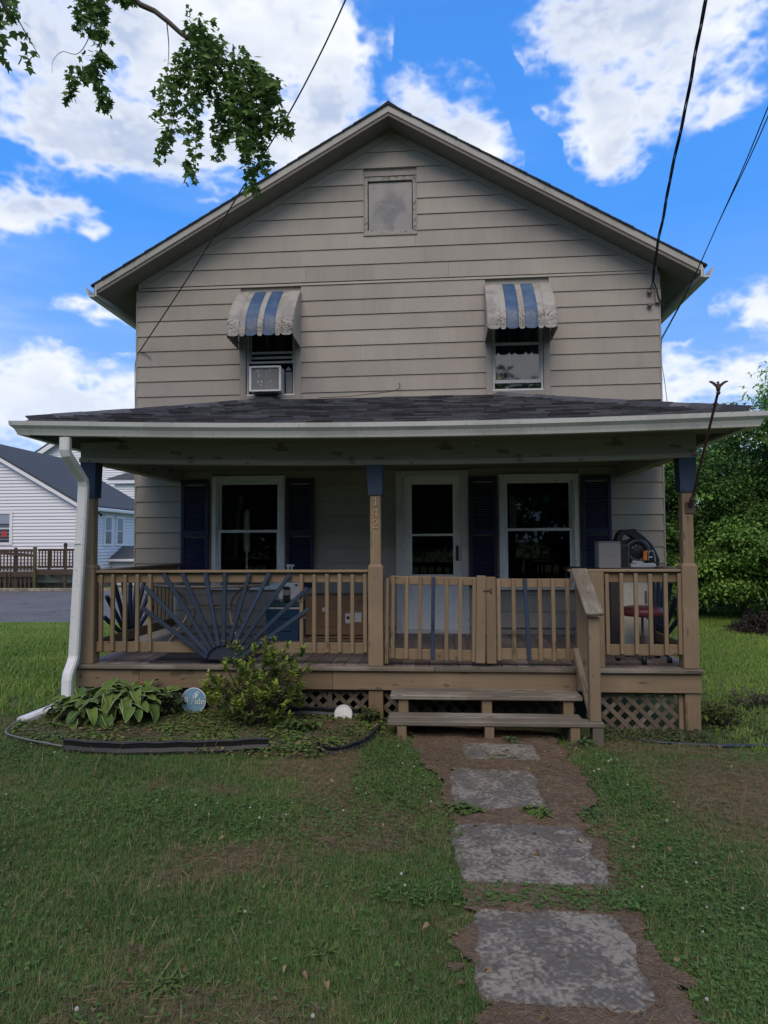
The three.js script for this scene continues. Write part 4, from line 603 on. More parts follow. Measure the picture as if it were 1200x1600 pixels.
{ // black table over a white cabinet, crowded with yard gear
  const t = thing('folding_table', 0, 0, 0, 'long black topped table standing behind the right hand railing', 'table'); mesh('table_top', B(2.02, 2.85, 1.385, 1.42, 1.0, 1.72, 0.008), M.black, t);
  for (const [x, z] of [[2.05, 1.05], [2.82, 1.05], [2.05, 1.67], [2.82, 1.67]]) mesh('leg', B(x - 0.016, x + 0.016, DK, 1.385, z - 0.016, z + 0.016, 0.004), M.black, t); mesh('side_panel', B(2.405, 2.5, DK, 1.384, 1.4, 1.6, 0.005), mat({ color: lin(0.035, 0.03, 0.032), roughness: 0.6 }), t); anchor(t, 2.43, DK, 1.36);
  const c = thing('cabinet', 0, 0, 0, 'off white metal cabinet standing under the black table behind the stool', 'cabinet'); const cmx = mat({ ...whiteTex, color: lin(0.7, 0.68, 0.6), bumpScale: 0.0004, roughness: 0.45 });
  mesh('body', B(2.53, 2.79, DK + 0.02, 1.36, 1.08, 1.56, 0.01), cmx, c); mesh('front_panel', [B(2.515, 2.805, DK + 0.01, 0.93, 1.56, 1.578, 0.006), B(2.525, 2.8, 0.94, 1.36, 1.56, 1.576, 0.006)], cmx, c); mesh('side_panel', B(2.795, 2.81, DK, 1.34, 1.1, 1.55, 0.004), cmx, c); mesh('handle', B(2.76, 2.785, 1.05, 1.18, 1.576, 1.59, 0.004), M.metal, c); anchor(c, 2.66, DK, 1.32);
  const gb = thing('storage_box', 2.385, 1.4205, 1.58, 'plain grey box standing left of the leaf blower on the black table', 'box'); mesh('body', cbox(0.225, 0.275, 0.2, 0.008).translate(0, 0.138, 0), mat({ ...whiteTex, color: lin(0.36, 0.345, 0.325), bumpScale: 0.0003, roughness: 0.6 }), gb); mesh('lid', cbox(0.232, 0.012, 0.207, 0.004).translate(0, 0.278, 0), mat({ color: lin(0.2, 0.19, 0.18) }), gb);
  const bk = thing('speaker_box', 2.545, 1.4205, 1.56, 'thin black box with pale edges between the grey box and the leaf blower', 'box'); mesh('body', cbox(0.085, 0.245, 0.18, 0.004).translate(0, 0.123, 0), M.black, bk); mesh('edge_trim', frame(-0.043, 0.043, 0, 0.246, 0.004, 0.088, 0.094, 0.001), mat({ color: lin(0.22, 0.2, 0.17) }), bk);
  const lb = thing('leaf_blower', 0, 0, 0, 'black backpack leaf blower with an orange starter grip and pale fuel tank', 'leaf blower');
  const sh = new THREE.Shape([[2.6, 1.47], [2.49, 1.5], [2.478, 1.66], [2.505, 1.77], [2.545, 1.815], [2.68, 1.822], [2.715, 1.79], [2.77, 1.745], [2.84, 1.67], [2.885, 1.585], [2.915, 1.51], [2.905, 1.43], [2.84, 1.43], [2.8, 1.5]].map((p) => new THREE.Vector2(...p))); sh.holes.push(new THREE.Path([[2.535, 1.715], [2.555, 1.772], [2.61, 1.775], [2.665, 1.735], [2.62, 1.72]].map((p) => new THREE.Vector2(...p))));
  mesh('housing', boxuv(new THREE.ExtrudeGeometry(sh, { depth: 0.1, bevelEnabled: true, bevelSize: 0.012, bevelThickness: 0.025, bevelSegments: 3, curveSegments: 8 }).translate(0, 0, 1.46)), mat({ color: lin(0.014, 0.015, 0.018), roughness: 0.45 }), lb);
  mesh('fan_cover', [put(new THREE.TorusGeometry(0.105, 0.035, 10, 30), 2.685, 1.6, 1.6), put(lathe([[0, 0.02], [0.05, 0.018], [0.085, 0.0], [0.1, -0.02]], 24), 2.685, 1.6, 1.605, 0, Math.PI / 2)], mat({ color: lin(0.018, 0.024, 0.036), roughness: 0.4 }), lb);
  const spokes = []; for (let k = 0; k < 9; k++) spokes.push(bar([2.685 + Math.cos(k * 0.7) * 0.03, 1.6 + Math.sin(k * 0.7) * 0.03, 1.632], [2.685 + Math.cos(k * 0.7) * 0.1, 1.6 + Math.sin(k * 0.7) * 0.1, 1.625], 0.008, 0.008)); mesh('grille', spokes, M.black, lb);
  mesh('starter', [B(2.732, 2.772, 1.5, 1.6, 1.64, 1.67, 0.008), B(2.75, 2.8, 1.585, 1.605, 1.642, 1.668, 0.005)], mat({ color: lin(0.62, 0.2, 0.015), roughness: 0.45 }), lb); mesh('guard', tube([[2.785, 1.505, 1.655], [2.79, 1.59, 1.66], [2.83, 1.6, 1.655], [2.85, 1.54, 1.65], [2.855, 1.49, 1.65]], 0.007, 18, 6), M.metal, lb); mesh('badge', B(2.79, 2.83, 1.53, 1.545, 1.645, 1.652, 0.002), mat({ color: lin(0.5, 0.5, 0.5) }), lb);
  mesh('fuel_tank', [B(2.605, 2.865, 1.4215, 1.475, 1.5, 1.66, 0.014), B(2.63, 2.74, 1.47, 1.497, 1.51, 1.65, 0.01), put(lathe([[0, 0.03], [0.022, 0.03], [0.024, 0], [0, 0]], 12), 2.64, 1.47, 1.64)], mat({ color: lin(0.42, 0.44, 0.43), roughness: 0.45 }), lb); mesh('strap', tube([[2.52, 1.78, 1.44], [2.5, 1.7, 1.38], [2.52, 1.55, 1.36], [2.6, 1.44, 1.4]], 0.014, 14, 6), M.black, lb); mesh('base_frame', [tube([[2.5, 1.5, 1.46], [2.52, 1.432, 1.46], [2.88, 1.432, 1.46], [2.9, 1.5, 1.46]], 0.01, 16, 6)], M.black, lb); anchor(lb, 2.7, 1.4205, 1.55);
}
{ // rolling stool
  const s = thing('rolling_stool', 2.61, DK, 2.02, 'low rolling stool with a round maroon vinyl seat behind the right railing', 'stool');
  mesh('seat', lathe([[0, 0.53], [0.15, 0.535], [0.2, 0.52], [0.213, 0.49], [0.205, 0.455], [0.19, 0.445], [0, 0.445]], 32), mat({ color: lin(0.13, 0.032, 0.04), roughness: 0.45 }), s); mesh('seat_pan', lathe([[0, 0.444], [0.1, 0.444], [0.06, 0.43], [0, 0.43]], 20), M.black, s);
  mesh('column', [lathe([[0.012, 0.2], [0.012, 0.43]], 12), lathe([[0, 0.07], [0.024, 0.07], [0.024, 0.24], [0.014, 0.245]], 14)], M.iron, s); mesh('lever', bar([0.03, 0.425, 0.02], [0.16, 0.35, 0.06], 0.012, 0.008), M.black, s);
  for (let k = 0; k < 5; k++) { const a = k / 5 * 6.2832 + 0.55, c = Math.cos(a), n = Math.sin(a), l = mesh('leg', bar([0.02 * c, 0.1, 0.02 * n], [0.245 * c, 0.072, 0.245 * n], 0.035, 0.02), M.black, s); const cs = mesh('caster', [put(new THREE.CylinderGeometry(0.028, 0.028, 0.014, 16).rotateZ(Math.PI / 2), 0.25 * c - 0.012, 0.028, 0.25 * n), put(new THREE.CylinderGeometry(0.028, 0.028, 0.014, 16).rotateZ(Math.PI / 2), 0.25 * c + 0.012, 0.028, 0.25 * n)], M.black, l); mesh('caster_cap', B(0.25 * c - 0.008, 0.25 * c + 0.008, 0.035, 0.075, 0.25 * n - 0.012, 0.25 * n + 0.012, 0.004), M.metal, l); }
}
{ // window air conditioner
  const a = thing('air_conditioner', 0, 0, 0, 'boxy white window air conditioner with a peeling grey grille under the left awning', 'air conditioner'), x0 = -1.862, x1 = -1.44, y0 = 3.69, y1 = 4.03;
  mesh('case', [B(x0 + 0.006, x1 - 0.006, y0 + 0.006, y1 - 0.006, -0.3, 0.155, 0.008)], M.gutter, a); mesh('frame', frame(x0, x1, y0, y1, 0.026, 0.155, 0.19, 0.005, 0.022), M.white, a);
  const fins = []; for (let k = 0; k < 44; k++) fins.push(B(x0 + 0.03 + k * 0.0083, x0 + 0.033 + k * 0.0083, y0 + 0.024, y1 - 0.028, 0.155, 0.168, 0.0005)); mesh('grille', fins, mat({ color: lin(0.33, 0.34, 0.35), metalness: 0.1, roughness: 0.5 }), a, 'stuff');
  const fl = [], r = rng(9); for (let k = 0; k < 34; k++) { const q = r() < 0.5, px = x0 + 0.05 + (q ? 0.06 + r() * 0.04 + Math.sin(k) * 0.02 : 0.13 + r() * 0.12), py = y0 + 0.04 + r() * 0.27, l = 0.008 + r() * 0.035, an = r() * 1.2 + (q ? 1 : 1.6), c = Math.cos(an) * l, s = Math.sin(an) * l, w = 0.003 + r() * 0.004; fl.push(px, py, 0.171, px + c, py + s, 0.173, px + c * 0.6 + w * 1.5, py + s * 0.5 - w, 0.172); } mesh('peeling_paint', tris(fl), mat({ color: lin(0.75, 0.77, 0.78), roughness: 0.6, side: THREE.DoubleSide }), a); mesh('drain_pan', B(x0 + 0.05, x1 - 0.07, y0 - 0.025, y0, 0.0, 0.16, 0.004), M.black, a); anchor(a, -1.65, 3.665, 0);
  const o = thing('wicker_ball', 1.425, 3.765, -0.14, 'round woven ornament behind the lower left pane of the right upper window', 'ornament'), ring = []; for (let k = 0; k < 10; k++) { const g = new THREE.TorusGeometry(0.07, 0.005, 5, 24); g.rotateX(k * 1.3); g.rotateY(k * 0.9); ring.push(g.translate(0, 0.075, 0)); } mesh('weave', ring, mat({ color: lin(0.5, 0.45, 0.26), roughness: 0.8 }), o); mesh('foot', lathe([[0, 0], [0.03, 0], [0.025, 0.008], [0, 0.01]], 12), mat({ color: lin(0.4, 0.35, 0.2) }), o);
}
{ // flagpole in a bracket on the right post, its flag rolled away
  const f = thing('flagpole', 0, 0, 0, 'thin dark red flagpole with a small spread-winged eagle, leaning out from the right porch post', 'flagpole'), b = [2.945, 2.04, 2.475], t = [2.895, 2.93, 3.32], V3 = (k) => [mix(b[0], t[0], k), mix(b[1], t[1], k), mix(b[2], t[2], k)];
  mesh('pole', [taper([V3(0), V3(0.5), V3(1)], 0.0125, 0.0115, 10, 8)], mat({ color: lin(0.085, 0.028, 0.022), roughness: 0.6 }), f); mesh('bracket', [B(2.9, 2.99, 1.96, 2.07, 2.4515, 2.462, 0.004), bar(V3(-0.01), V3(0.075), 0.04, 0.04, 0.008)], M.iron, f);
  mesh('clip', [put(new THREE.TorusGeometry(0.018, 0.004, 6, 14), ...V3(0.9), 0, 1.0), put(new THREE.TorusGeometry(0.011, 0.003, 6, 12), V3(0.89)[0] + 0.026, V3(0.89)[1], V3(0.89)[2])], mat({ color: lin(0.2, 0.22, 0.16), metalness: 0.5 }), f);
  const wing = (s) => { const P = [], n = 8; for (let i = 0; i < n; i++) { const q = (k) => { const u = k / n; return [t[0] + s * (0.008 + u * 0.07), t[1] + 0.045 + Math.sin(u * 1.9) * 0.035, t[2] + u * 0.01]; }, w = (k) => 0.026 * Math.pow(1 - k / n, 0.6) + 0.002; const a = q(i), c = q(i + 1); P.push(...hexa([[a[0], a[1] - w(i), a[2] - 0.004], [c[0], c[1] - w(i + 1), c[2] - 0.004], [c[0], c[1] + w(i + 1) * 0.3, c[2] - 0.004], [a[0], a[1] + w(i) * 0.3, a[2] - 0.004], [a[0], a[1] - w(i), a[2] + 0.004], [c[0], c[1] - w(i + 1), c[2] + 0.004], [c[0], c[1] + w(i + 1) * 0.3, c[2] + 0.004], [a[0], a[1] + w(i) * 0.3, a[2] + 0.004]]).attributes.position.array); } return tris(P); };
  mesh('eagle', [lathe([[0, -0.01], [0.014, 0], [0.019, 0.025], [0.013, 0.055], [0.009, 0.064], [0.011, 0.074], [0, 0.084]], 12).translate(...t), new THREE.ConeGeometry(0.005, 0.018, 6).rotateZ(Math.PI / 2 + 0.3).translate(t[0] - 0.015, t[1] + 0.072, t[2]), new THREE.SphereGeometry(0.017, 12, 8).translate(t[0], t[1] - 0.014, t[2]), wing(-1), wing(1)], mat({ color: lin(0.05, 0.03, 0.024), metalness: 0.3, roughness: 0.5 }), f); anchor(f, b[0], 1.96, 2.452);
}
{ const l = thing('reflection_post', -2.06, 0.505, -0.45, 'slim white pole added to imitate a reflection in the left porch window', 'reflection_shape'); mesh('stand', [lathe([[0, 0], [0.14, 0.005], [0.13, 0.025], [0.02, 0.04], [0.016, 1.1], [0.0, 1.1]], 16)], M.white, l); mesh('reflection_post_top', lathe([[0.034, 1.08], [0.046, 1.12], [0.044, 1.6], [0.03, 1.66], [0.0, 1.67]], 16), M.white, l); }  // added pole imitating a white reflection in the window glass
// ------------------------------------------------------------------ wires
{ const w = mat({ color: lin(0.02, 0.02, 0.022), roughness: 0.7 });
  const cable = (pts, r, seg = 60) => tube(pts, r, seg, 6), grp = 'cables strung to the house';
  single('overhead_cable', [cable([[-3.42, 4.30, 0.03], [-2.42, 5.08, 0.8], [-1.62, 5.70, 1.5], [-0.92, 6.13, 2.2], [-0.50, 6.40, 2.7], [-0.20, 6.61, 3.1], [1.2, 7.4, 5.4], [4.5, 9.2, 11]], 0.0075), tube([[-3.42, 4.3, 0.03], [-3.32, 4.26, 0.034], [-3.26, 4.2, 0.034]], 0.004, 8, 5)], w, 'black overhead cable slanting across the left of the gable to the wall corner', 'cable', grp);
  const main = [[3.37, 5.03, 0.06], [3.27, 5.27, 0.6], [3.2, 5.45, 1.1], [3.14, 5.62, 1.5], [3.08, 6.0, 2.2], [2.92, 6.33, 3.2], [2.6, 7.6, 6.5], [2.0, 9.6, 12]], cv = new THREE.CatmullRomCurve3(main.map((p) => new THREE.Vector3(...p)), false, 'centripetal'), tw = [[], [], []];
  for (let i = 0; i <= 90; i++) { const p = cv.getPointAt(i / 90); for (let k = 0; k < 3; k++) tw[k].push([p.x + Math.cos(i * 0.55 + k * 2.1) * 0.011, p.y + Math.sin(i * 0.55 + k * 2.1) * 0.011, p.z]); }
  single('service_drop', [...tw.map((t) => cable(t, 0.0075, 180)), cable([[3.37, 5.03, 0.06], [3.35, 4.97, 0.05], [3.33, 4.92, 0.075]], 0.006, 10), cable([[3.37, 5.03, 0.06], [3.4, 4.98, 0.06], [3.44, 4.8, 0.075], [3.5, 4.72, 0.03], [3.505, 4.6, -0.08]], 0.009, 14)], w, 'twisted black power service cable running up from the insulators by the right eave', 'cable', grp);
  for (const [d, lab] of [[0, 'front wire of the thin pair rising from the right wall corner'], [0.025, 'rear wire of the thin pair rising from the right wall corner']]) single('telephone_wire', [cable([[3.49, 4.32 - d, -0.03], [3.52, 4.64 - d * 0.6, 0.9], [3.5, 4.97, 1.85], [3.48 + d * 0.8, 5.24, 2.6], [3.45 + d * 1.4, 5.42, 3.1], [3.3 + d * 3, 7.0, 7], [3.0, 9.2, 12]], 0.0055, 60), ...(d ? [] : [cable([[3.495, 4.32, -0.03], [3.5, 4.25, -0.06], [3.497, 4.0, -0.06], [3.52, 3.8, -0.05], [3.56, 3.3, -0.04], [3.56, 2.9, -0.04]], 0.004, 24)])], w, lab, 'cable', grp);
  single('antenna_lead', cable([[-3.44, 4.28, 0.02], [-3.5, 4.2, -0.04], [-3.505, 3.5, -0.05], [-3.5, 3.0, -0.05]], 0.0045, 20), w, 'thin dark lead running down the left wall corner to the porch roof', 'cable', grp);
  single('loose_wire', cable([[0.1, 3.8, 0.03], [0.115, 3.74, 0.05], [0.05, 3.68, 0.12], [-0.2, 3.64, 0.16], [-0.55, 3.605, 0.17], [-0.95, 3.6, 0.15]], 0.004, 30), w, 'thin loose wire curling down the siding onto the porch roof', 'cable', grp);
}

// ------------------------------------------------------------------ garden things by the porch
{ // round painted plaque leaning on the lattice
  const p = thing('garden_plaque', -1.72, gh(-1.72, 2.68) + 0.06, 2.66, 'round blue garden plaque with a white tulip and raised lettering behind the low plants', 'plaque'), r = 0.118;
  const d = new THREE.CylinderGeometry(r, r, 0.018, 40).rotateX(Math.PI / 2); mesh('disc', d.translate(0, 0.06, 0), mat({ ...whiteTex, color: lin(0.2, 0.4, 0.58), bumpScale: 0.001, roughness: 0.7 }), p);
  const pale = mat({ color: lin(0.52, 0.62, 0.68), roughness: 0.7 }); mesh('rim', new THREE.TorusGeometry(r - 0.003, 0.006, 8, 40).translate(0, 0.06, 0.006), pale, p);
  const petal = new THREE.TorusGeometry(0.026, 0.004, 6, 22); petal.scale(0.8, 1.25, 1); petal.rotateZ(-0.75); mesh('tulip', [petal.translate(0.022, 0.115, 0.011), tube([[0.004, 0.09, 0.011], [-0.01, 0.06, 0.011], [-0.02, 0.03, 0.011]], 0.003, 8, 5), put(new THREE.CircleGeometry(0.02, 14).scale(0.7, 1.15, 1), 0.022, 0.115, 0.0105, 0, 0, 0)], pale, p);
  const cream = mat({ color: lin(0.66, 0.66, 0.58), roughness: 0.7 }); mesh('lettering', [text('ide', serif, 0.046, 0.006).translate(0.058, 0.055, 0.009), text('B', serif, 0.05, 0.006).translate(-0.07, 0.068, 0.009)], cream, p); p.rotation.x = -0.12;
}
{ const d = new THREE.CylinderGeometry(0.085, 0.085, 0.014, 32).rotateX(Math.PI / 2 - 0.15); const o = thing('plate', -0.3, gh(-0.3, 2.62) + 0.045, 2.62, 'white round plate standing half hidden behind the black edging', 'plate'); mesh('disc', d, M.white, o); mesh('rim', new THREE.TorusGeometry(0.08, 0.006, 6, 32).rotateX(-0.15).translate(0, 0.001, 0.007), M.white, o); }
{ // plastic lawn edging: a ribbed strip with a round bead
  const strip = (pts, h, label) => { const c = new THREE.CatmullRomCurve3(pts.map((p) => new THREE.Vector3(p[0], gh(p[0], p[1]), p[1])), false, 'centripetal'), n = 40, P = [], prof = [[-0.03, 0], [0.25, 0.006], [0.5, -0.004], [0.8, 0.006], [0.9, 0.012], [1, 0], [0.9, -0.01], [0.5, -0.01], [-0.03, -0.006]]; const at = (i, j) => { const q = c.getPointAt(i / n), t = c.getTangentAt(i / n), [k, o] = prof[j % prof.length]; return [q.x - t.z * o * 1.2, gh(q.x, q.z) + k * h * (0.97 + 0.03 * Math.sin(i * 0.9)), q.z + t.x * o * 1.2]; }; for (let i = 0; i < n; i++) for (let j = 0; j < prof.length; j++) { const a = at(i, j), b = at(i + 1, j), d = at(i + 1, j + 1), e = at(i, j + 1); P.push(...a, ...b, ...d, ...a, ...d, ...e); } return single('lawn_edging', tris(P), M.rubber, label, 'edging', 'black plastic lawn edging'); };
  strip([[-2.35, 3.84], [-1.9, 3.86], [-1.3, 3.8], [-0.75, 3.7]], 0.115, 'straight length of dark edging along the front of the flower bed');
  strip([[-0.37, 3.66], [-0.22, 3.6], [-0.07, 3.42], [0.03, 3.2], [0.08, 3.0]], 0.075, 'curved length of dark edging at the right end of the flower bed');
  strip([[-0.98, 2.66], [-0.6, 2.6], [-0.17, 2.57]], 0.1, 'short length of dark edging lying before the lattice');
  const e = single('wire_edging', tube([[-3.02, 0, 3.32], [-3.07, 0, 3.4], [-3.0, 0, 3.56], [-2.8, 0, 3.7], [-2.6, 0, 3.8], [-2.35, 0, 3.85]].map(([x, , z]) => [x, gh(x, z) + 0.055, z]), 0.007, 40, 6), mat({ color: lin(0.16, 0.165, 0.165), roughness: 0.5 }), 'thin pale edging bent round the left end of the flower bed', 'edging');
  single('garden_hose', tube([[2.02, 2.66], [2.2, 2.72], [2.4, 2.84], [2.7, 2.88], [3.0, 2.9], [3.5, 2.84], [4.4, 2.8], [5.6, 2.9]].map(([x, z], i) => [x, gh(x, z) + 0.018 + (i === 3 ? -0.005 : 0), z]), 0.017, 60, 8), mat({ color: lin(0.02, 0.026, 0.04), roughness: 0.5 }), 'dark garden hose lying in the grass right of the steps', 'hose');
}
// ------------------------------------------------------------------ plants
const mtx = (x, y, z, ry, rx, rz, s, sy = s) => new THREE.Matrix4().compose(new THREE.Vector3(x, y, z), new THREE.Quaternion().setFromEuler(new THREE.Euler(rx, ry, rz, 'YXZ')), new THREE.Vector3(s, sy, s));
function blade(L, W, { cup = 0.15, bend = 0.3, n = 5, heart = 0.8, seg = 1 } = {}) { // a leaf from the origin along +z, folded along its midrib
  const P = [], at = (i, s) => { const t = i / n, w = W / 2 * Math.pow(Math.sin(Math.PI * Math.pow(clamp(t, 0.001, 0.999), heart)), 0.8), a = bend * t; return [s * w, Math.abs(s) * w * cup * 2 - Math.sin(a) * t * L * 0.8, t * L * Math.cos(a * 0.7)]; };
  for (let i = 0; i < n; i++) for (const s of [-1, 1]) { const a = at(i, 0), b = at(i + 1, 0), c = at(i + 1, s), d = at(i, s); if (i < n - 1) P.push(...a, ...b, ...c); if (i > 0 || heart < 0.7) P.push(...a, ...c, ...d); else P.push(...a, ...c, ...b); }
  return tris(P);
}
{ // hosta: each leaf its own piece with a cream margin
  const cols = [-1, -0.9, -0.88, -0.4, 0, 0.4, 0.88, 0.9, 1], green = [[0.08, 0.145, 0.03], [0.11, 0.185, 0.035], [0.14, 0.215, 0.04]], cream = [0.34, 0.4, 0.21];
  const variants = [];
  for (let v = 0; v < 9; v++) {
    const pet = 0.16 + (v % 3) * 0.07, L = 0.17 + (v % 4) * 0.025, W = 0.076 + (v % 3) * 0.011, e0 = [1.45, 1.1, 0.7][v % 3], P = [], C = [], I = [], nt = 10, g0 = green[Math.floor(v / 3)]; const spine = []; let y = 0, z = 0, a = e0; for (let i = 0; i <= 6; i++) { spine.push([y, z]); y += Math.sin(a) * pet / 6; z += Math.cos(a) * pet / 6; a -= 0.05; }
    const by = spine[6][0], bz = spine[6][1]; let yy = by, zz = bz, aa = a - 0.1; const sp = []; for (let i = 0; i <= nt; i++) { sp.push([yy, zz, aa]); yy += Math.sin(aa) * L / nt; zz += Math.cos(aa) * L / nt; aa -= (0.07 + 0.06 * (v % 4)); }
    for (let i = 0; i <= nt; i++) for (const s of cols) { const t = i / nt, w = W / 2 * Math.pow(Math.sin(Math.PI * Math.pow(mix(0.06, 0.985, t), 0.72)), 0.75) * (i === nt ? 0.06 : 1), up = (Math.abs(s) * 0.22 - (Math.abs(s) > 0.9 ? 0.05 : 0)) * w * 2 + Math.sin(t * 14 + s * 3) * 0.004 * Math.abs(s); P.push(s * w, sp[i][0] + up * Math.cos(sp[i][2]), sp[i][1] - up * Math.sin(sp[i][2])); const m = Math.abs(s) > 0.89 || (i >= nt - 0.5); C.push(...(m ? cream : g0)); }
    const nc = cols.length; for (let i = 0; i < nt; i++) for (let j = 0; j < nc - 1; j++) { const q = i * nc + j; I.push(q, q + nc, q + 1, q + 1, q + nc, q + nc + 1); }
    const g = new THREE.BufferGeometry(); g.setAttribute('position', new THREE.Float32BufferAttribute(P, 3)); g.setAttribute('color', new THREE.Float32BufferAttribute(C, 3)); g.setIndex(I); g.computeVertexNormals();
    const st = tube(spine.map(([a1, b1]) => [0, a1, b1]), 0.004, 6, 5); const gg = prep(g), s2 = prep(st); s2.setAttribute('color', new THREE.Float32BufferAttribute(new Array(s2.attributes.position.count).fill(0).flatMap(() => [0.09, 0.15, 0.05]), 3)); variants.push(mergeGeometries([gg, s2]));
  }
  const hm = leafMat(lin(1, 1, 1), { vertexColors: true, transmission: 0.2, roughness: 0.65 }), r = rng(31);
  const clump = (x, z, n, s, lab) => { const h = thing('hosta', x, gh(x, z), z, lab, 'plant', 'hostas in the flower bed'); for (let k = 0; k < n; k++) { const u = k / n, v = (u < 0.38 ? 0 : u < 0.7 ? 1 : 2) + 3 * Math.floor(r() * 3), m = mesh('leaf', variants[v], hm, h); m.rotation.set(0, k * 2.39996 + r() * 0.5, 0); m.rotateX((r() - 0.5) * 0.5); m.rotateZ((r() - 0.5) * 0.7); const q = s * (0.78 + r() * 0.4); m.scale.set(q, q * (1 + (r() - 0.5) * 0.2), q); m.position.set((r() - 0.5) * 0.18, 0, (r() - 0.5) * 0.14); } return h; };
  clump(-2.52, 3.06, 120, 0.9, 'large variegated hosta with cream edged leaves nearest the downspout shoe');
  clump(-2.24, 2.9, 120, 1.0, 'tall variegated hosta with cream edged leaves against the lattice');
}
{ // evergreen azalea: stems with whorls of small leaves at their tips
  const g = thing('azalea_shrub', -1.05, gh(-1.05, 2.98), 2.95, 'bushy bright green shrub with small leaves in front of the sunburst', 'shrub'), r = rng(44), st = [], L = [], C = [], leaf = blade(0.056, 0.022, { cup: 0.12, bend: 0.25, n: 3 });
  const tips = [];
  for (let k = 0; k < 180; k++) { const a = r() * 6.2832, q = Math.sqrt(r()), h = 0.1 + 0.6 * r(), sk = h > 0.45 ? 0.12 * (h - 0.3) : 0; const sp = 0.24 + 0.24 * Math.sin(Math.min(1, h / 0.62) * Math.PI * 0.72), x = Math.cos(a) * sp * q * 1.02 + sk, z = Math.sin(a) * sp * q * 0.8; tips.push([x, h + (r() < 0.1 ? 0.07 : 0), z]); }
  tips.push([-0.27, 0.6, 0.1], [-0.25, 0.56, 0.12], [0.08, 0.76, 0], [0.1, 0.73, 0.02], [0.0, 0.72, 0.05], [0.37, 0.55, 0.05], [0.35, 0.5, 0.1], [-0.42, 0.36, 0.1], [-0.38, 0.42, 0.05], [-0.4, 0.3, 0.15]);
  tips.forEach(([x, h, z], k) => { if (k % 2 === 0 || k > 179) st.push(taper([[x * 0.12, 0, z * 0.12], [x * 0.55, h * 0.55, z * 0.5], [x, h, z]], 0.006, 0.0022, 6, 5));
    const fresh = r() < 0.5 || k > 179, n = 14 + Math.floor(r() * 8); for (let j = 0; j < n; j++) { const e = r(), d = r() * 0.055; L.push(mtx(x * (1 - d) + (r() - 0.5) * 0.02, h - d * 1.5, z * (1 - d) + (r() - 0.5) * 0.02, r() * 6.28, -0.2 - e * 1.1, (r() - 0.5) * 0.6, 0.75 + r() * 0.55)); const c = fresh ? mixc([0.24, 0.34, 0.05], [0.35, 0.43, 0.08], r()) : mixc([0.1, 0.165, 0.036], [0.2, 0.27, 0.065], r()); const o = r() < 0.04 ? [0.2, 0.16, 0.05] : c; C.push(lin(...o)); } });
  mesh('stem', st, M.bark, g); inst('foliage', leaf, leafMat(lin(1, 1, 1)), L, C, g);
}
function leafyPlant(name, x, z, label, category, n, h, spread, leafL, leafW, ca, cb, seed, group) { // a loose broad-leaved clump on thin stems
  const g = thing(name, x, gh(x, z), z, label, category, group), r = rng(seed), st = [], L = [], C = [], leaf = blade(leafL, leafW, { cup: 0.15, bend: 0.5, n: 4 });
  for (let k = 0; k < n; k++) { const a = r() * 6.28, q = Math.sqrt(r()) * spread, hh = h * (0.45 + 0.55 * r()), tx = Math.cos(a) * q, tz = Math.sin(a) * q * 0.8; st.push(taper([[tx * 0.2, 0, tz * 0.2], [tx * 0.7, hh * 0.6, tz * 0.7], [tx, hh, tz]], 0.004, 0.0015, 5, 4)); const m = 5 + Math.floor(r() * 5); for (let j = 0; j < m; j++) { const t = 0.45 + 0.55 * r(); L.push(mtx(tx * t + (r() - 0.5) * 0.03, hh * t, tz * t + (r() - 0.5) * 0.03, r() * 6.28, (r() - 0.65) * 0.9, (r() - 0.5) * 0.5, 0.7 + r() * 0.6)); C.push(lin(...mixc(ca, cb, r()))); } }
  mesh('stem', st, M.bark, g); inst('foliage', leaf, leafMat(lin(1, 1, 1)), L, C, g); return g;
}
{ const p = leafyPlant('flowering_plant', -1.96, 2.84, 'dark green leafy plant with one red bud between the hosta and the plaque', 'plant', 46, 0.27, 0.2, 0.07, 0.03, [0.03, 0.06, 0.02], [0.075, 0.13, 0.035], 61); const b = lathe([[0, 0], [0.008, 0.004], [0.013, 0.014], [0.008, 0.026], [0, 0.03]], 8); mesh('bud', [b.clone().translate(-0.17, 0.3, 0.05), b.clone().rotateZ(0.5).translate(-0.155, 0.31, 0.06)], mat({ color: lin(0.4, 0.06, 0.035) }), p); }
leafyPlant('leafy_plant', -0.62, 3.1, 'low bright green leafy plant at the right foot of the shrub', 'plant', 20, 0.12, 0.2, 0.07, 0.035, [0.05, 0.1, 0.025], [0.1, 0.17, 0.035], 62);
leafyPlant('leafy_plant', -0.05, 2.78, 'tangled leafy plant beside the pier left of the steps', 'plant', 26, 0.17, 0.14, 0.05, 0.025, [0.05, 0.09, 0.02], [0.13, 0.17, 0.04], 63);
leafyPlant('leafy_plant', 3.3, 2.2, 'yellowish weed growing against the right porch corner', 'plant', 40, 0.3, 0.3, 0.06, 0.028, [0.07, 0.12, 0.025], [0.17, 0.2, 0.045], 64);
leafyPlant('leafy_plant', 3.95, 1.3, 'dry straggly weed clump on the lawn beyond the right porch corner', 'plant', 40, 0.25, 0.4, 0.06, 0.02, [0.1, 0.1, 0.06], [0.17, 0.15, 0.09], 65);
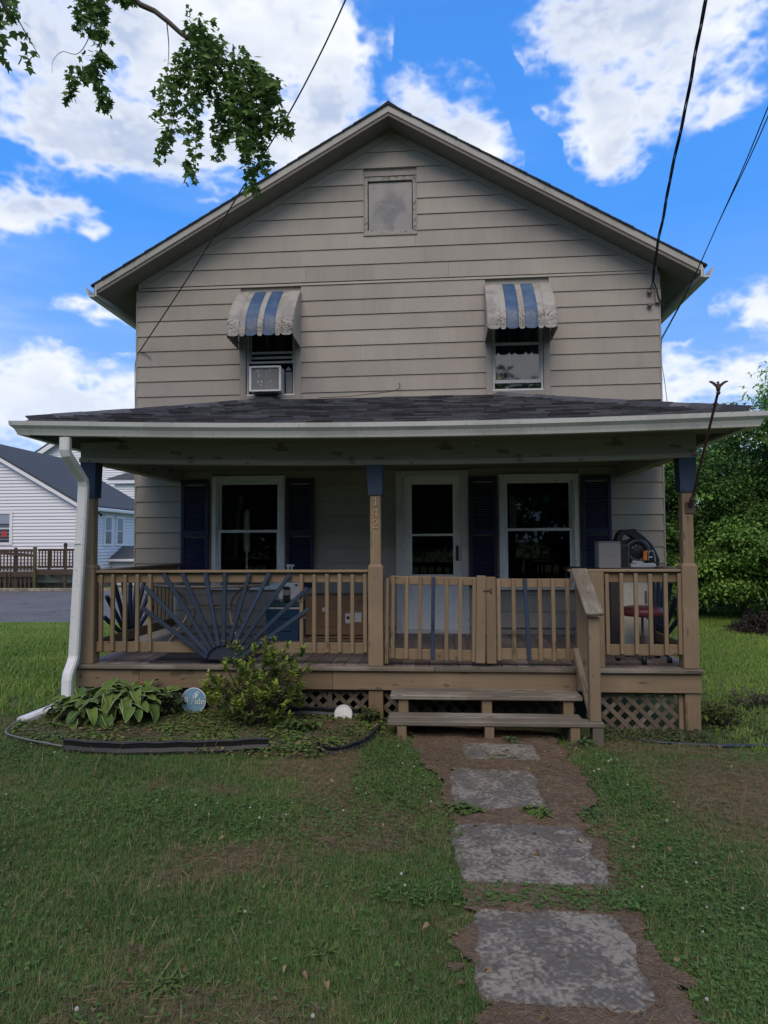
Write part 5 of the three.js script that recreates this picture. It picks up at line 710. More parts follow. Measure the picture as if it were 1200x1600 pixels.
{ const lily = (x, z, lab, s) => { const g = thing('lily_sprout', x, gh(x, z), z, lab, 'plant', 'sprouts under the steps'), leaf = blade(0.13, 0.03, { cup: 0.2, bend: 0.6, n: 5 }), r = rng(x * 100 | 0), m = leafMat(lin(0.085, 0.15, 0.045)); for (let k = 0; k < 8; k++) { const o = mesh('leaf', leaf, m, g); o.rotation.set(-0.7 + r() * 0.5, k * 0.8 + r() * 0.3, 0, 'YXZ'); o.position.y = 0.03 + r() * 0.03; o.scale.setScalar(s * (0.7 + r() * 0.5)); } mesh('stem', taper([[0, 0, 0], [0, 0.04, 0], [0, 0.08, 0]], 0.004, 0.002, 3, 5), m, g); };
  lily(1.2, 3.13, 'small pale lily sprout before the middle carrier of the steps', 0.8); lily(1.8, 3.14, 'larger lily sprout at the right end of the steps', 1.0); }
leafyPlant('path_weed', 1.2, 4.72, 'bright green weed tuft in the gap between two slabs of the path', 'plant', 22, 0.06, 0.1, 0.06, 0.026, [0.09, 0.16, 0.03], [0.14, 0.2, 0.045], 70, 'weeds in the path');
leafyPlant('path_weed', 0.72, 4.72, 'green weed tuft at the left edge of the path', 'plant', 22, 0.055, 0.12, 0.06, 0.026, [0.07, 0.14, 0.03], [0.12, 0.18, 0.04], 71, 'weeds in the path');
leafyPlant('path_weed', 1.5, 4.72, 'green weed tuft at the right edge of the path', 'plant', 16, 0.05, 0.1, 0.05, 0.024, [0.06, 0.12, 0.03], [0.1, 0.16, 0.04], 72, 'weeds in the path');
leafyPlant('path_weed', 1.08, 3.6, 'flat grassy weed patch across the uppermost slabs', 'plant', 18, 0.03, 0.13, 0.05, 0.016, [0.07, 0.1, 0.03], [0.12, 0.15, 0.05], 73, 'weeds in the path');
for (const [x, z, s] of [[0.1, 6.35, 74], [-0.45, 6.6, 75]]) leafyPlant('lawn_weed', x, z, x > 0 ? 'broad bladed weed in the lawn left of the nearest slab' : 'broad bladed weed in the lawn at the foot of the picture', 'plant', 8, 0.03, 0.05, 0.075, 0.011, [0.09, 0.15, 0.03], [0.14, 0.2, 0.05], s, 'coarse weeds in the lawn');
{ // grass, clover, straw: nobody could count them
  const r = rng(101), tuft = (n, h, w, seed, flat) => { const q = rng(seed), P = []; for (let k = 0; k < n; k++) { const a = q() * 6.28, l = h * (0.5 + 0.7 * q()), lean = (0.25 + 0.9 * q()) * flat, bx = (q() - 0.5) * 0.03, bz = (q() - 0.5) * 0.03, c = Math.cos(a), s = Math.sin(a), pt = (t, e) => { const y = l * t * Math.cos(lean * t * 0.9), o = l * t * Math.sin(lean * t), ww = w * (1 - t * 0.85) * e; return [bx + c * o - s * ww, y, bz + s * o + c * ww]; }; P.push(...pt(0, -1), ...pt(0, 1), ...pt(0.55, 1), ...pt(0, -1), ...pt(0.55, 1), ...pt(0.55, -1), ...pt(0.55, -1), ...pt(0.55, 1), ...pt(1, 0.2)); } return tris(P); };
  const gm = leafMat(lin(1, 1, 1), { transmission: 0.25, roughness: 0.7 }), near = [[], [], []], nc = [[], [], []], far = [], fc = [], cl = [], cc = [], fl = [], straw = [], sc = [];
  const shade = (x, z) => { const d = dry(x, z), l = lush(x, z); let c = mixc([0.068, 0.142, 0.036], [0.148, 0.245, 0.062], f2(x * 2.3, z * 2.3, 3) * 1.4 - 0.2 + (r() - 0.5) * 0.5); c = mixc(c, [0.075, 0.165, 0.034], l * 0.8); if (r() < 0.13 + d * 0.78) c = mixc(c, mixc([0.21, 0.165, 0.08], [0.36, 0.275, 0.15], r()), 0.4 + 0.6 * r()); const k = 0.75 + r() * 0.5; return lin(c[0] * k, c[1] * k, c[2] * k); };
  for (let k = 0; k < 118000; k++) { const u = r(), z = 2.55 + 4.9 * Math.pow(u, 0.85), half = (9.6 - z) * 0.64, x = 0.05 + (r() * 2 - 1) * (half + 0.55); if (z < 2.65 && x > -3 && x < 3.05) continue; const w = walk(x, z); const gap = Math.exp(-(((z - 5.78) / 0.09) ** 2)) + 0.4 * Math.exp(-(((z - 4.74) / 0.06) ** 2)); if (w > 0.4 && r() > gap * 0.9 + 0.015) continue; const b = bedIn(x, z); if (b > 0.5 && r() > 0.35) continue; const d = dry(x, z); if (r() < d * 0.55) continue; const v = Math.floor(r() * 3), s = (0.75 + 0.5 * r()) * (1 + 0.5 * lush(x, z)) * (1 - d * 0.3) * mix(1, 0.75, w); near[v].push(mtx(x, gh(x, z) - 0.003, z, r() * 6.28, 0, 0, s, s * (0.75 + 0.45 * r()))); nc[v].push(shade(x, z)); }
  for (let v = 0; v < 3; v++) { const o = inst(numbered('grass'), tuft(8, 0.036 + v * 0.005, 0.0017, 5 + v, 0.95 + v * 0.25), gm, near[v], nc[v], scene); o.userData.label = 'short mixed green and dry grass of the front lawn'; o.userData.category = 'grass'; o.userData.group = 'front lawn grass'; }
  for (let k = 0; k < 75000; k++) { const left = r() < 0.4, z = left ? -5.4 + 8.2 * r() : -10 + 13 * r(), x = left ? -4 - 6.5 * r() + 0.9 * r() : 3.1 + (9.2 - z * 0.12) * Math.pow(r(), 0.8); if (x < -3.2 && z < -5.3 || (x > -3.1 && x < 3.05 && z < 2.6)) continue; far.push(mtx(x, gh(x, z) - 0.003, z, r() * 6.28, 0, 0, 1 + r() * 0.8)); const t = f2(x * 1.1 + 3, z * 1.1, 4), c = mixc([0.165, 0.31, 0.052], [0.32, 0.45, 0.1], t * 1.5 - 0.25), q = r() < 0.12 ? mixc(c, [0.2, 0.17, 0.09], 0.7) : c; fc.push(lin(...q)); }  // the sunlit look of this grass is put into its colours
  const fo = inst(numbered('grass'), tuft(8, 0.055, 0.003, 11, 1), gm, far, fc, scene); fo.userData.label = 'grass beside and behind the house with sunlit brightness put into its green'; fo.userData.category = 'grass';
  // clover
  const lf = new THREE.CircleGeometry(0.0056, 7), tre = [0, 1, 2].map((k) => { const g = lf.clone(); g.scale(0.9, 1.1, 1).translate(0, 0.006, 0).rotateZ(k * 2.094).rotateX(-Math.PI / 2 + 0.12); return g; });
  for (let k = 0; k < 140000 && cl.length < 17000; k++) { const z = 2.9 + 4.3 * r(), half = (9.6 - z) * 0.64, x = 0.1 + (r() * 2 - 1) * half, l = lush(x, z); if (walk(x, z) > 0.5 && Math.abs(z - 5.78) > 0.12) continue; if (r() > l * 0.75 + 0.03) continue; cl.push(mtx(x, gh(x, z) + 0.022 + 0.02 * r(), z, r() * 6.28, (r() - 0.5) * 0.5, (r() - 0.5) * 0.5, 0.55 + r() * 0.65)); cc.push(lin(...mixc([0.06, 0.13, 0.028], [0.115, 0.2, 0.045], r()))); }
  const co = inst('clover', merge(tre), gm, cl, cc, scene); co.userData.label = 'patches of dark green clover in the lawn along the path'; co.userData.category = 'clover';
  const head = new THREE.IcosahedronGeometry(0.0062, 1); for (let k = 0; k < 4000 && fl.length < 60; k++) { const z = 3 + 4 * r(), half = (9.6 - z) * 0.6, x = 0.1 + (r() * 2 - 1) * half; if (walk(x, z) > 0.4 || bedIn(x, z) > 0.3) continue; if (r() > lush(x, z) * 0.9 + 0.03) continue; fl.push(mtx(x, gh(x, z) + 0.06 + 0.02 * r(), z, r() * 6, 0, 0, 0.7 + r() * 0.7)); } const ho = inst('clover_heads', head, mat({ color: lin(0.34, 0.33, 0.27), roughness: 0.9 }), fl, null, scene); ho.userData.label = 'small white clover blossoms dotted through the lawn'; ho.userData.category = 'clover';
  // dead needles and straw on the path and the bare patches
  const ndl = prep(new THREE.BoxGeometry(0.03, 0.0012, 0.0013)); for (let k = 0; k < 160000 && straw.length < 30000; k++) { const z = 2.8 + 4.4 * r(), x = -3 + 7 * r(), w = walk(x, z), d = dry(x, z); let on = 0; if (slabEdge(x, z) < 0.93) on = 1; if (r() > (w > 0.5 ? (on ? 0.05 : 0.9) : d > 0.4 ? d * 0.8 : 0.02)) continue; straw.push(mtx(x, gh(x, z) + (w > 0.5 ? Math.max(on ? 0.022 : 0, 0.0145 + soilLift(x, z)) : 0.03), z, r() * 6.28, (r() - 0.5) * 0.25, (r() - 0.5) * 0.25, 0.6 + r() * 1.3, 1)); sc.push(lin(...mixc([0.1, 0.065, 0.038], [0.3, 0.22, 0.13], r() * r()))); }
  const so = inst('straw', ndl, mat({ color: lin(1, 1, 1), roughness: 1 }), straw, sc, scene); so.userData.label = 'dead needles and straw scattered over the path and bare patches'; so.userData.category = 'straw';
  // a few dead leaves blown onto the lawn and the path
  const dl = [], dc = [], dleaf = blade(0.05, 0.032, { cup: 0.35, bend: 0.8, n: 4 }); for (let k = 0; k < 900 && dl.length < 110; k++) { const z = 2.9 + 4.2 * r(), half = (9.6 - z) * 0.62, x = 0.1 + (r() * 2 - 1) * half; if (r() > 0.25 + 0.6 * dry(x, z) + 0.3 * walk(x, z)) continue; dl.push(mtx(x, gh(x, z) + (walk(x, z) > 0.5 ? Math.max(0.026, 0.02 + soilLift(x, z)) : 0.04), z, r() * 6.28, (r() - 0.5) * 0.6, (r() - 0.5) * 0.8, 0.4 + r() * 0.6)); dc.push(lin(...mixc([0.12, 0.075, 0.04], [0.3, 0.22, 0.12], r()))); }
  const dlo = inst('dead_leaves', dleaf, leafMat(lin(1, 1, 1), { transmission: 0.1 }), dl, dc, scene); dlo.userData.label = 'small dead brown leaves scattered over the lawn and path'; dlo.userData.category = 'leaves';
  // taller stray seed stalks
  const sk = [], skc = [], stalk = merge([taper([[0, 0, 0], [0.01, 0.06, 0], [0.035, 0.11, 0.01]], 0.0011, 0.0006, 4, 4), taper([[0.03, 0.1, 0.008], [0.042, 0.122, 0.012], [0.055, 0.138, 0.016]], 0.0022, 0.0008, 3, 4)]); for (let k = 0; k < 6000 && sk.length < 900; k++) { const z = 2.9 + 4.4 * r(), half = (9.6 - z) * 0.62, x = 0.1 + (r() * 2 - 1) * half; if (walk(x, z) > 0.3 || bedIn(x, z) > 0.6 || r() > 0.12 + 0.5 * ss(0.5, 0.7, f2(x * 1.7, z * 1.7, 3))) continue; sk.push(mtx(x, gh(x, z), z, r() * 6.28, (r() - 0.5) * 0.5, (r() - 0.5) * 0.5, 0.5 + r() * 0.6)); skc.push(lin(...mixc([0.14, 0.19, 0.06], [0.36, 0.29, 0.16], r()))); }
  const sko = inst('seed_stalks', stalk, gm, sk, skc, scene); sko.userData.label = 'thin pale seed stalks standing above the short lawn grass'; sko.userData.category = 'grass';
  // creeping weeds over the bed
  const bl = blade(0.045, 0.024, { cup: 0.1, bend: 0.4, n: 3 }), bm = [], bc = []; for (let k = 0; k < 90000 && bm.length < 9000; k++) { const x = -3.1 + 3.25 * r(), z = 2.55 + 1.25 * r(), b = bedIn(x, z); if (b < 0.5) continue; const dense = f2(x * 4 + 9, z * 4, 3); if (r() > ss(0.35, 0.6, dense) + 0.1) continue; bm.push(mtx(x, gh(x, z) + 0.005 + r() * 0.06 * dense, z, r() * 6.28, -0.5 + r() * 0.7, (r() - 0.5) * 0.7, 0.45 + r() * 0.9)); bc.push(lin(...(r() < 0.13 ? mixc([0.2, 0.17, 0.08], [0.3, 0.24, 0.12], r()) : mixc([0.08, 0.14, 0.03], [0.2, 0.29, 0.06], r() * dense * 1.5)))); }
  const wo = inst('bed_weeds', bl, leafMat(lin(1, 1, 1)), bm, bc, scene); wo.userData.label = 'low creeping weeds covering the flower bed'; wo.userData.category = 'weeds';
  const rb = []; const rc = []; for (let k = 0; k < 5000; k++) { const x = 1.98 + 2.4 * r(), z = 2.46 + 0.42 * r() - (x > 3 ? 1.6 * r() : 0); rb.push(mtx(x, gh(x, z) + 0.005 + r() * 0.05, z, r() * 6.28, -0.5 + r() * 0.7, (r() - 0.5) * 0.7, 0.35 + r() * 0.7)); rc.push(lin(...(r() < 0.25 ? mixc([0.12, 0.1, 0.06], [0.2, 0.16, 0.09], r()) : mixc([0.045, 0.075, 0.022], [0.11, 0.16, 0.04], r())))); }
  const ro = inst('ground_weeds', bl, leafMat(lin(1, 1, 1)), rb, rc, scene); ro.userData.label = 'ragged low weeds along the porch foot right of the steps'; ro.userData.category = 'weeds';
}
// ------------------------------------------------------------------ trees
function sprayGeo(n, L, leafL, leafW, seed) { const q = rng(seed), o = []; for (let k = 0; k < n; k++) { const g = blade(leafL * (0.7 + q() * 0.5), leafW * (0.7 + q() * 0.5), { cup: 0.12, bend: 0.5, n: 2 }); g.rotateX((q() - 0.35) * 1.1).rotateZ((q() - 0.5) * 1.2).rotateY(q() * 6.28).translate((q() - 0.5) * L, (q() - 0.5) * L * 0.6, (q() - 0.5) * L); o.push(g); } return merge(o); }
const treeLeaf = leafMat(lin(1, 1, 1), { transmission: 0.35 }), sprays = [sprayGeo(9, 0.34, 0.11, 0.05, 1), sprayGeo(9, 0.34, 0.10, 0.06, 2), sprayGeo(8, 0.3, 0.14, 0.04, 3), sprayGeo(10, 1.1, 0.42, 0.3, 4)];
function tree(name, x, z, label, { h, r: cr, base = 0.5, n = 60, per = 46, ca, cb, kind = 0, seed, group = 'trees beyond the lawn' }) {
  const t = thing(name, x, gh(x, z), z, label, 'tree', group), q = rng(seed), wood = [taper([[0, -0.1, 0], [0.05, h * 0.3, 0.03], [(q() - 0.5) * 0.3, h * 0.75, (q() - 0.5) * 0.3]], 0.09 + h * 0.012, 0.03, 8, 7)], Ms = [], Cs = [];
  for (let k = 0; k < n; k++) {
    const a = q() * 6.28, v = q(), rr = Math.pow(q(), 0.3), el = Math.acos(1 - 1.75 * v), cx = Math.cos(a) * Math.sin(el) * cr * rr * (0.85 + q() * 0.3), cz = Math.sin(a) * Math.sin(el) * cr * rr, cy = mix(base, h, 0.5 + 0.5 * Math.cos(el) * rr) - 0.15, s = (0.3 + q() * 0.36) * Math.max(1, cr / 1.9), tone = q(), kb = 0.62 + 0.75 * q(), c0 = mixc(ca, cb, tone * tone * 0.95);
    if (k % 3 === 0) wood.push(taper([[0, Math.min(cy * 0.5, h * 0.6), 0], [cx * 0.5, cy * 0.75, cz * 0.5], [cx, cy, cz]], 0.035, 0.008, 5, 5));
    for (let j = 0; j < per; j++) { const u = q() * 6.28, w = q() * 2 - 1, ww = Math.sqrt(1 - w * w), d = s * Math.pow(q(), 0.45); Ms.push(mtx(cx + Math.cos(u) * ww * d * 1.35, cy + w * d * 0.5 - d * d * 0.5, cz + Math.sin(u) * ww * d * 1.35, q() * 6.28, (q() - 0.5) * 0.9, (q() - 0.5) * 0.9, 0.6 + q() * 0.75)); const b = (0.8 + q() * 0.45) * kb, c = mixc(c0, cb, Math.max(0, w) * 0.45); Cs.push(lin(c[0] * b, c[1] * b, c[2] * b)); }  // clump brightness and lighter tops put sunlight and dark gaps into leaf colour
  }
  mesh('trunk', wood, M.bark, t); inst('crown', sprays[kind], treeLeaf, Ms, Cs, t); return t;
}
const dk = [0.07, 0.165, 0.038], md = [0.175, 0.33, 0.075], lt = [0.235, 0.39, 0.085];
tree('broadleaf_tree', 6.5, -8.2, 'mid green bushy tree close behind the right porch post', { h: 4.4, r: 1.6, base: 0.35, n: 62, ca: dk, cb: md, seed: 201 });
tree('broadleaf_tree', 8.15, -7.6, 'tallest dark leafy tree at the right edge of the picture', { h: 5.3, r: 1.85, base: 0.5, n: 70, ca: dk, cb: md, kind: 1, seed: 202 });
tree('ash_sapling', 8.25, -6.6, 'airy pale tree top with narrow leaves showing against the sky at far right', { h: 5.75, r: 0.7, base: 3.6, n: 22, per: 26, ca: md, cb: lt, kind: 2, seed: 203 });
tree('broadleaf_shrub', 7.2, -6.7, 'bright green lower bush spreading before the dark trees', { h: 2.7, r: 1.25, base: 0.3, n: 50, ca: md, cb: lt, kind: 1, seed: 204 });
tree('broadleaf_shrub', 9.0, -5.6, 'light green drooping bush at the far right above the brush pile', { h: 2.6, r: 1.15, base: 0.55, n: 46, ca: md, cb: lt, kind: 2, seed: 205 });
tree('broadleaf_tree', 6.1, -12.5, 'shaded tree in the gap between the house corner and the porch post', { h: 4.6, r: 1.9, base: 0.4, n: 70, ca: dk, cb: md, kind: 0, seed: 206 });
tree('broadleaf_tree', 10.6, -10, 'dark tree filling the back of the right hand thicket', { h: 5.6, r: 2.4, base: 0.3, n: 90, ca: dk, cb: md, kind: 0, seed: 207 });
tree('broadleaf_tree', 8.6, -14, 'second row tree hidden deep in the right hand thicket', { h: 5.4, r: 2.4, base: 0.3, n: 80, ca: dk, cb: dk, kind: 1, seed: 208 });
tree('broadleaf_shrub', 5.75, -7.3, 'small leafy bush at the left foot of the thicket', { h: 1.7, r: 0.75, base: 0.1, n: 26, per: 45, ca: dk, cb: lt, kind: 1, seed: 209 });
{ // a spruce far behind
  const t = thing('spruce_tree', 10.0, 0, -20, 'dark pointed spruce standing far behind the house corner', 'tree'), q = rng(300), Ms = [], Cs = [], g = merge([0, 1, 2, 3].map((k) => put(cbox(0.03, 0.02, 0.3, 0.004).translate(0, 0, 0.15), 0, 0, 0, k * 0.5 - 0.75, 0.15))); for (let k = 0; k < 1500; k++) { const y = 0.6 + 4.6 * Math.pow(q(), 1.3), R0 = 1.35 * (1 - y / 5.3), d = Math.sqrt(q()) * R0, a = q() * 6.28; Ms.push(mtx(Math.sin(a) * d, y - d * 0.25, Math.cos(a) * d, a, 0.25, 0, 0.7 + q() * 0.5)); Cs.push(lin(0.02 + q() * 0.02, 0.04 + q() * 0.025, 0.025 + q() * 0.01)); } mesh('trunk', taper([[0, 0, 0], [0, 3, 0], [0, 5.2, 0]], 0.12, 0.02, 6, 6), M.bark, t); inst('crown', g, mat({ color: lin(1, 1, 1), roughness: 0.9 }), Ms, Cs, t);
}
{ // brush pile
  const p = thing('brush_pile', 7.0, gh(7.0, -4.7), -4.7, 'low heap of dark cut brush on the lawn at the right edge', 'brush pile'), q = rng(310), st = [], Ms = [], Cs = []; for (let k = 0; k < 90; k++) { const a = q() * 6.28, d = Math.sqrt(q()) * 0.75, y = 0.34 * (1 - (d / 0.8) ** 2) * q(), b = q() * 6.28, l = 0.25 + q() * 0.4; st.push(taper([[Math.cos(a) * d, y + 0.01, Math.sin(a) * d * 0.6], [Math.cos(a) * d + Math.cos(b) * l * 0.5, y + 0.06, Math.sin(a) * d * 0.6 + Math.sin(b) * l * 0.4], [Math.cos(a) * d + Math.cos(b) * l, y + 0.03, Math.sin(a) * d * 0.6 + Math.sin(b) * l * 0.8]], 0.012, 0.005, 4, 5)); } for (let k = 0; k < 1300; k++) { const a = q() * 6.28, d = Math.sqrt(q()) * 0.85; Ms.push(mtx(Math.cos(a) * d, 0.36 * Math.max(0.05, 1 - (d / 0.9) ** 2) * (0.4 + 0.6 * q()), Math.sin(a) * d * 0.6, q() * 6.28, (q() - 0.5) * 1.5, (q() - 0.5) * 1.5, 0.35 + q() * 0.4)); Cs.push(lin(...mixc([0.03, 0.028, 0.022], [0.14, 0.12, 0.1], q() * q()))); } mesh('branch', st, M.bark, p); inst('leaves', sprays[1], treeLeaf, Ms, Cs, p);
}
{ // the maple whose outer boughs hang into the picture; trunk and crown stand left of the frame
  const t = thing('maple_tree', -5.2, gh(-5.2, 7.6), 7.6, 'maple whose drooping boughs of dark lobed leaves hang in at the top left', 'tree'), q = rng(400), O = t.position;
  const shape = []; { const lobes = [[-2.35, 0.55], [-1.75, 0.42], [-1.2, 0.92], [-0.62, 0.5], [0, 1.05], [0.62, 0.5], [1.2, 0.92], [1.75, 0.42], [2.35, 0.55]]; for (const [a, l] of lobes) { if (l > 0.6) { shape.push([a - 0.2, l * 0.72], [a, l], [a + 0.2, l * 0.72]); } else shape.push([a, l]); } }
  const P = [], lp = shape.map(([a, l]) => [Math.sin(a) * l, -0.04 * l * Math.abs(Math.sin(a * 2)), 0.35 + Math.cos(a) * l * 0.62]); for (let i = 0; i < lp.length - 1; i++) P.push(0, 0.05, 0.3, ...lp[i], ...lp[i + 1]); P.push(0, 0.05, 0.3, ...lp[lp.length - 1], 0, 0, 0.02, 0, 0.05, 0.3, 0, 0, 0.02, ...lp[0]);
  const leaf = tris(P).scale(0.045, 0.045, 0.05), loc = (p) => [p[0] - O.x, p[1] - O.y, p[2] - O.z], wood = [], Ms = [], Cs = [];
  wood.push(taper([[-5.2, -0.2, 7.6], [-5.15, 2, 7.55], [-5.0, 4.5, 7.4], [-4.9, 8, 7.5]].map(loc), 0.27, 0.12, 12, 10));
  wood.push(taper([[-5.02, 4.6, 7.42], [-4.2, 6.4, 6.4], [-3.2, 7.3, 5.0], [-2.4, 6.85, 3.95], [-1.99, 6.41, 3.5], [-1.79, 6.29, 3.5], [-1.53, 6.05, 3.5], [-1.36, 5.92, 3.5], [-1.22, 5.74, 3.5], [-1.0, 5.4, 3.52], [-0.9, 5.2, 3.5]].map(loc), 0.085, 0.009, 50, 8));
  wood.push(taper([[-1.53, 6.06, 3.5], [-1.38, 6.03, 3.48], [-1.25, 5.9, 3.45], [-1.05, 5.8, 3.45], [-0.75, 5.66, 3.45]].map(loc), 0.016, 0.005, 14, 6), taper([[-1.7, 6.2, 3.5], [-1.68, 5.98, 3.5], [-1.69, 5.76, 3.5]].map(loc), 0.006, 0.002, 8, 5), taper([[-2.6, 6.98, 4.15], [-2.4, 6.6, 3.6], [-2.31, 6.44, 3.5], [-2.26, 6.1, 3.5], [-2.33, 5.9, 3.5]].map(loc), 0.014, 0.004, 14, 6), taper([[-2.36, 6.35, 3.5], [-2.4, 6.09, 3.5], [-2.5, 5.96, 3.5], [-2.64, 5.99, 3.5], [-2.72, 5.9, 3.5], [-2.72, 5.8, 3.5]].map(loc), 0.005, 0.0015, 20, 5), taper([[-3.2, 7.3, 5.0], [-2.4, 6.4, 5.6], [-1.8, 5.2, 6.1], [-1.5, 4.45, 6.2], [-1.4, 4.2, 6.2]].map(loc), 0.02, 0.004, 20, 6));
  const twig = []; const leafAt = (p, spread, c, s) => { Ms.push(mtx(p[0] + (q() - 0.5) * spread - O.x, p[1] + (q() - 0.5) * spread - O.y, p[2] + (q() - 0.5) * spread * 1.6 - O.z, q() * 6.28, 0.5 + q() * 0.9, (q() - 0.5) * 0.9, s * (0.75 + q() * 0.5))); const k = 0.75 + q() * 0.6; Cs.push(lin(c[0] * k, c[1] * k, c[2] * k)); };
  const strand = (x0, y0, x1, y1, w, n, z = 3.5, s = 1) => { const dz = (q() - 0.5) * 0.5; twig.push(taper([[x0, y0, z], [mix(x0, x1, 0.35), mix(y0, y1, 0.4), z + dz * 0.6], [x1, y1, z + dz]].map(loc), 0.005, 0.0015, 8, 5)); for (let k = 0; k < n * 1.08; k++) { const u = Math.pow(q(), 0.9), p = [mix(x0, x1, u) - 0.03 + Math.sin(u * 9 + x0 * 7) * 0.02, mix(y0, y1, u), z + dz * u], cl = f2(x0 * 5 + u * 6, 3.3, 2); if (q() > 0.35 + cl) continue; leafAt(p, w * (1.15 - 0.55 * u), mixc([0.075, 0.14, 0.035], [0.17, 0.29, 0.07], q() * (0.5 + 0.5 * cl)), s); } };
  for (const [a, b, c, d, w, n] of [[-1.53, 5.87, -1.68, 4.98, 0.15, 210], [-1.43, 5.92, -1.44, 4.78, 0.15, 260], [-1.28, 5.75, -1.26, 5.12, 0.14, 170], [-1.14, 5.79, -1.18, 5.23, 0.14, 150], [-1.0, 5.62, -0.98, 4.77, 0.17, 270], [-0.92, 5.5, -0.86, 4.95, 0.16, 190], [-0.83, 5.55, -0.75, 5.18, 0.15, 130], [-0.81, 5.66, -0.61, 5.14, 0.12, 120], [-1.14, 5.85, -0.7, 5.66, 0.13, 150], [-1.42, 6.2, -1.31, 5.86, 0.17, 200], [-1.25, 6.03, -1.22, 5.57, 0.18, 230], [-1.48, 6.0, -1.53, 5.65, 0.12, 90], [-1.07, 5.85, -0.92, 5.33, 0.2, 260], [-0.94, 5.7, -0.7, 5.41, 0.17, 180], [-1.62, 5.76, -1.76, 5.34, 0.11, 90], [-1.34, 6.03, -1.33, 5.41, 0.17, 200], [-0.98, 5.4, -0.95, 5.0, 0.2, 180], [-1.05, 5.75, -1.05, 5.25, 0.2, 200]]) strand(a, b, c, d, w, n);
  for (const [a, b, c, d, w, n] of [[-2.36, 6.52, -2.28, 6.03, 0.11, 130], [-2.24, 6.14, -2.21, 6.0, 0.12, 70], [-2.16, 6.5, -1.95, 6.34, 0.08, 80], [-2.27, 5.97, -2.47, 5.83, 0.09, 90], [-2.47, 5.84, -2.57, 5.58, 0.09, 80], [-2.33, 5.86, -2.25, 5.54, 0.12, 120], [-2.21, 5.91, -2.18, 5.83, 0.09, 50], [-2.47, 6.47, -2.49, 6.24, 0.06, 40], [-2.3, 6.5, -2.2, 6.2, 0.11, 100]]) strand(a, b, c, d, w, n);
  for (const [a, b, c, d, w, n] of [[-1.5, 4.45, -1.3, 4.05, 0.09, 55], [-1.55, 4.35, -1.42, 4.03, 0.1, 55], [-1.5, 4.4, -1.36, 4.14, 0.12, 70], [-1.62, 4.5, -1.5, 4.15, 0.16, 90]]) strand(a, b, c, d, w, n, 6.2, 0.85);
  // the rest of the crown, out of the picture
  for (let k = 0; k < 46; k++) { const a = q() * 6.28, d = Math.sqrt(q()) * 2.3, c = [-5.3 + Math.cos(a) * d, 7.4 + q() * 3.2, 7.6 + Math.sin(a) * d]; wood.push(taper([[-4.95, 6 + q() * 1.5, 7.5], [mix(-4.95, c[0], 0.5), c[1] - 0.3, mix(7.5, c[2], 0.5)], c].map(loc), 0.03, 0.008, 5, 5)); for (let j = 0; j < 70; j++) leafAt(c, 1.3, [0.06, 0.11, 0.035], 1.5); }
  mesh('trunk', wood, M.bark, t); mesh('twig', twig, M.bark, t); inst('crown', leaf, leafMat(lin(1, 1, 1), { transmission: 0.3 }), Ms, Cs, t);
}
// trees on the far side of the street, behind the photographer: they stand in the windows' reflections
for (const [i, [x, z, h, r]] of [[-15, 27, 8.6, 4.2], [-8.5, 29, 9.4, 4.4], [-2, 27.5, 8.2, 4.2], [4.5, 29, 11.5, 4.4], [11, 27, 8.4, 4.2], [18, 28, 9.5, 4.6], [-22, 28, 9.5, 4.6], [25, 26, 8.4, 4.4]].entries()) tree('street_tree', x, z, ['round leafy tree', 'tall leafy tree', 'broad leafy tree'][i % 3] + ' across the street, ' + ['far left', 'left', 'left of the path', 'right of the path', 'right', 'far right', 'at the left end', 'at the right end'][i] + ' of its row', { h, r, base: 0.6, n: x === 4.5 ? 60 : 90, per: x === 4.5 ? 18 : 30, ca: dk, cb: md, kind: 3, seed: 500 + i, group: 'trees across the street' });
// ------------------------------------------------------------------ the white buildings across the drive
const vinyl = mat({ color: lin(0.66, 0.675, 0.7), roughness: 0.5 }), vtrim = mat({ color: lin(0.72, 0.73, 0.74), roughness: 0.5 }), slate = mat({ ...shTex, color: lin(0.95, 1.05, 1.12), bumpScale: 0.003, roughness: 0.95 });
function lapGable(xl, xr, ax, y0, ye, ya, z, ex = 0.125) { const P = []; for (let y = y0; y < ya - 0.02; y += ex) { const t = Math.min(y + ex, ya), e = (Y) => (Y <= ye ? [xl, xr] : [mix(xl, ax, (Y - ye) / (ya - ye)), mix(xr, ax, (Y - ye) / (ya - ye))]), [a, b] = e(y), [c, d] = e(t); P.push(a, y + 0.012, z + 0.04, b, y + 0.012, z + 0.04, d, t, z + 0.002, a, y + 0.012, z + 0.04, d, t, z + 0.002, c, t, z + 0.002, a, y, z, b, y, z, b, y + 0.012, z + 0.04, a, y, z, b, y + 0.012, z + 0.04, a, y + 0.012, z + 0.04); } return tris(P); }
function lapSide(x, s, z0, z1, y0, y1, ex = 0.125) { const P = []; for (let y = y0; y < y1 - 0.02; y += ex) { const a = x + s * 0.04, b = x + s * 0.002, t = Math.min(y + ex, y1); P.push(a, y, z1, a, y, z0, b, t, z0, a, y, z1, b, t, z0, b, t, z1, x, y, z1, a, y, z1, a, y, z0, x, y, z1, a, y, z0, x, y, z0); } return tris(P); }
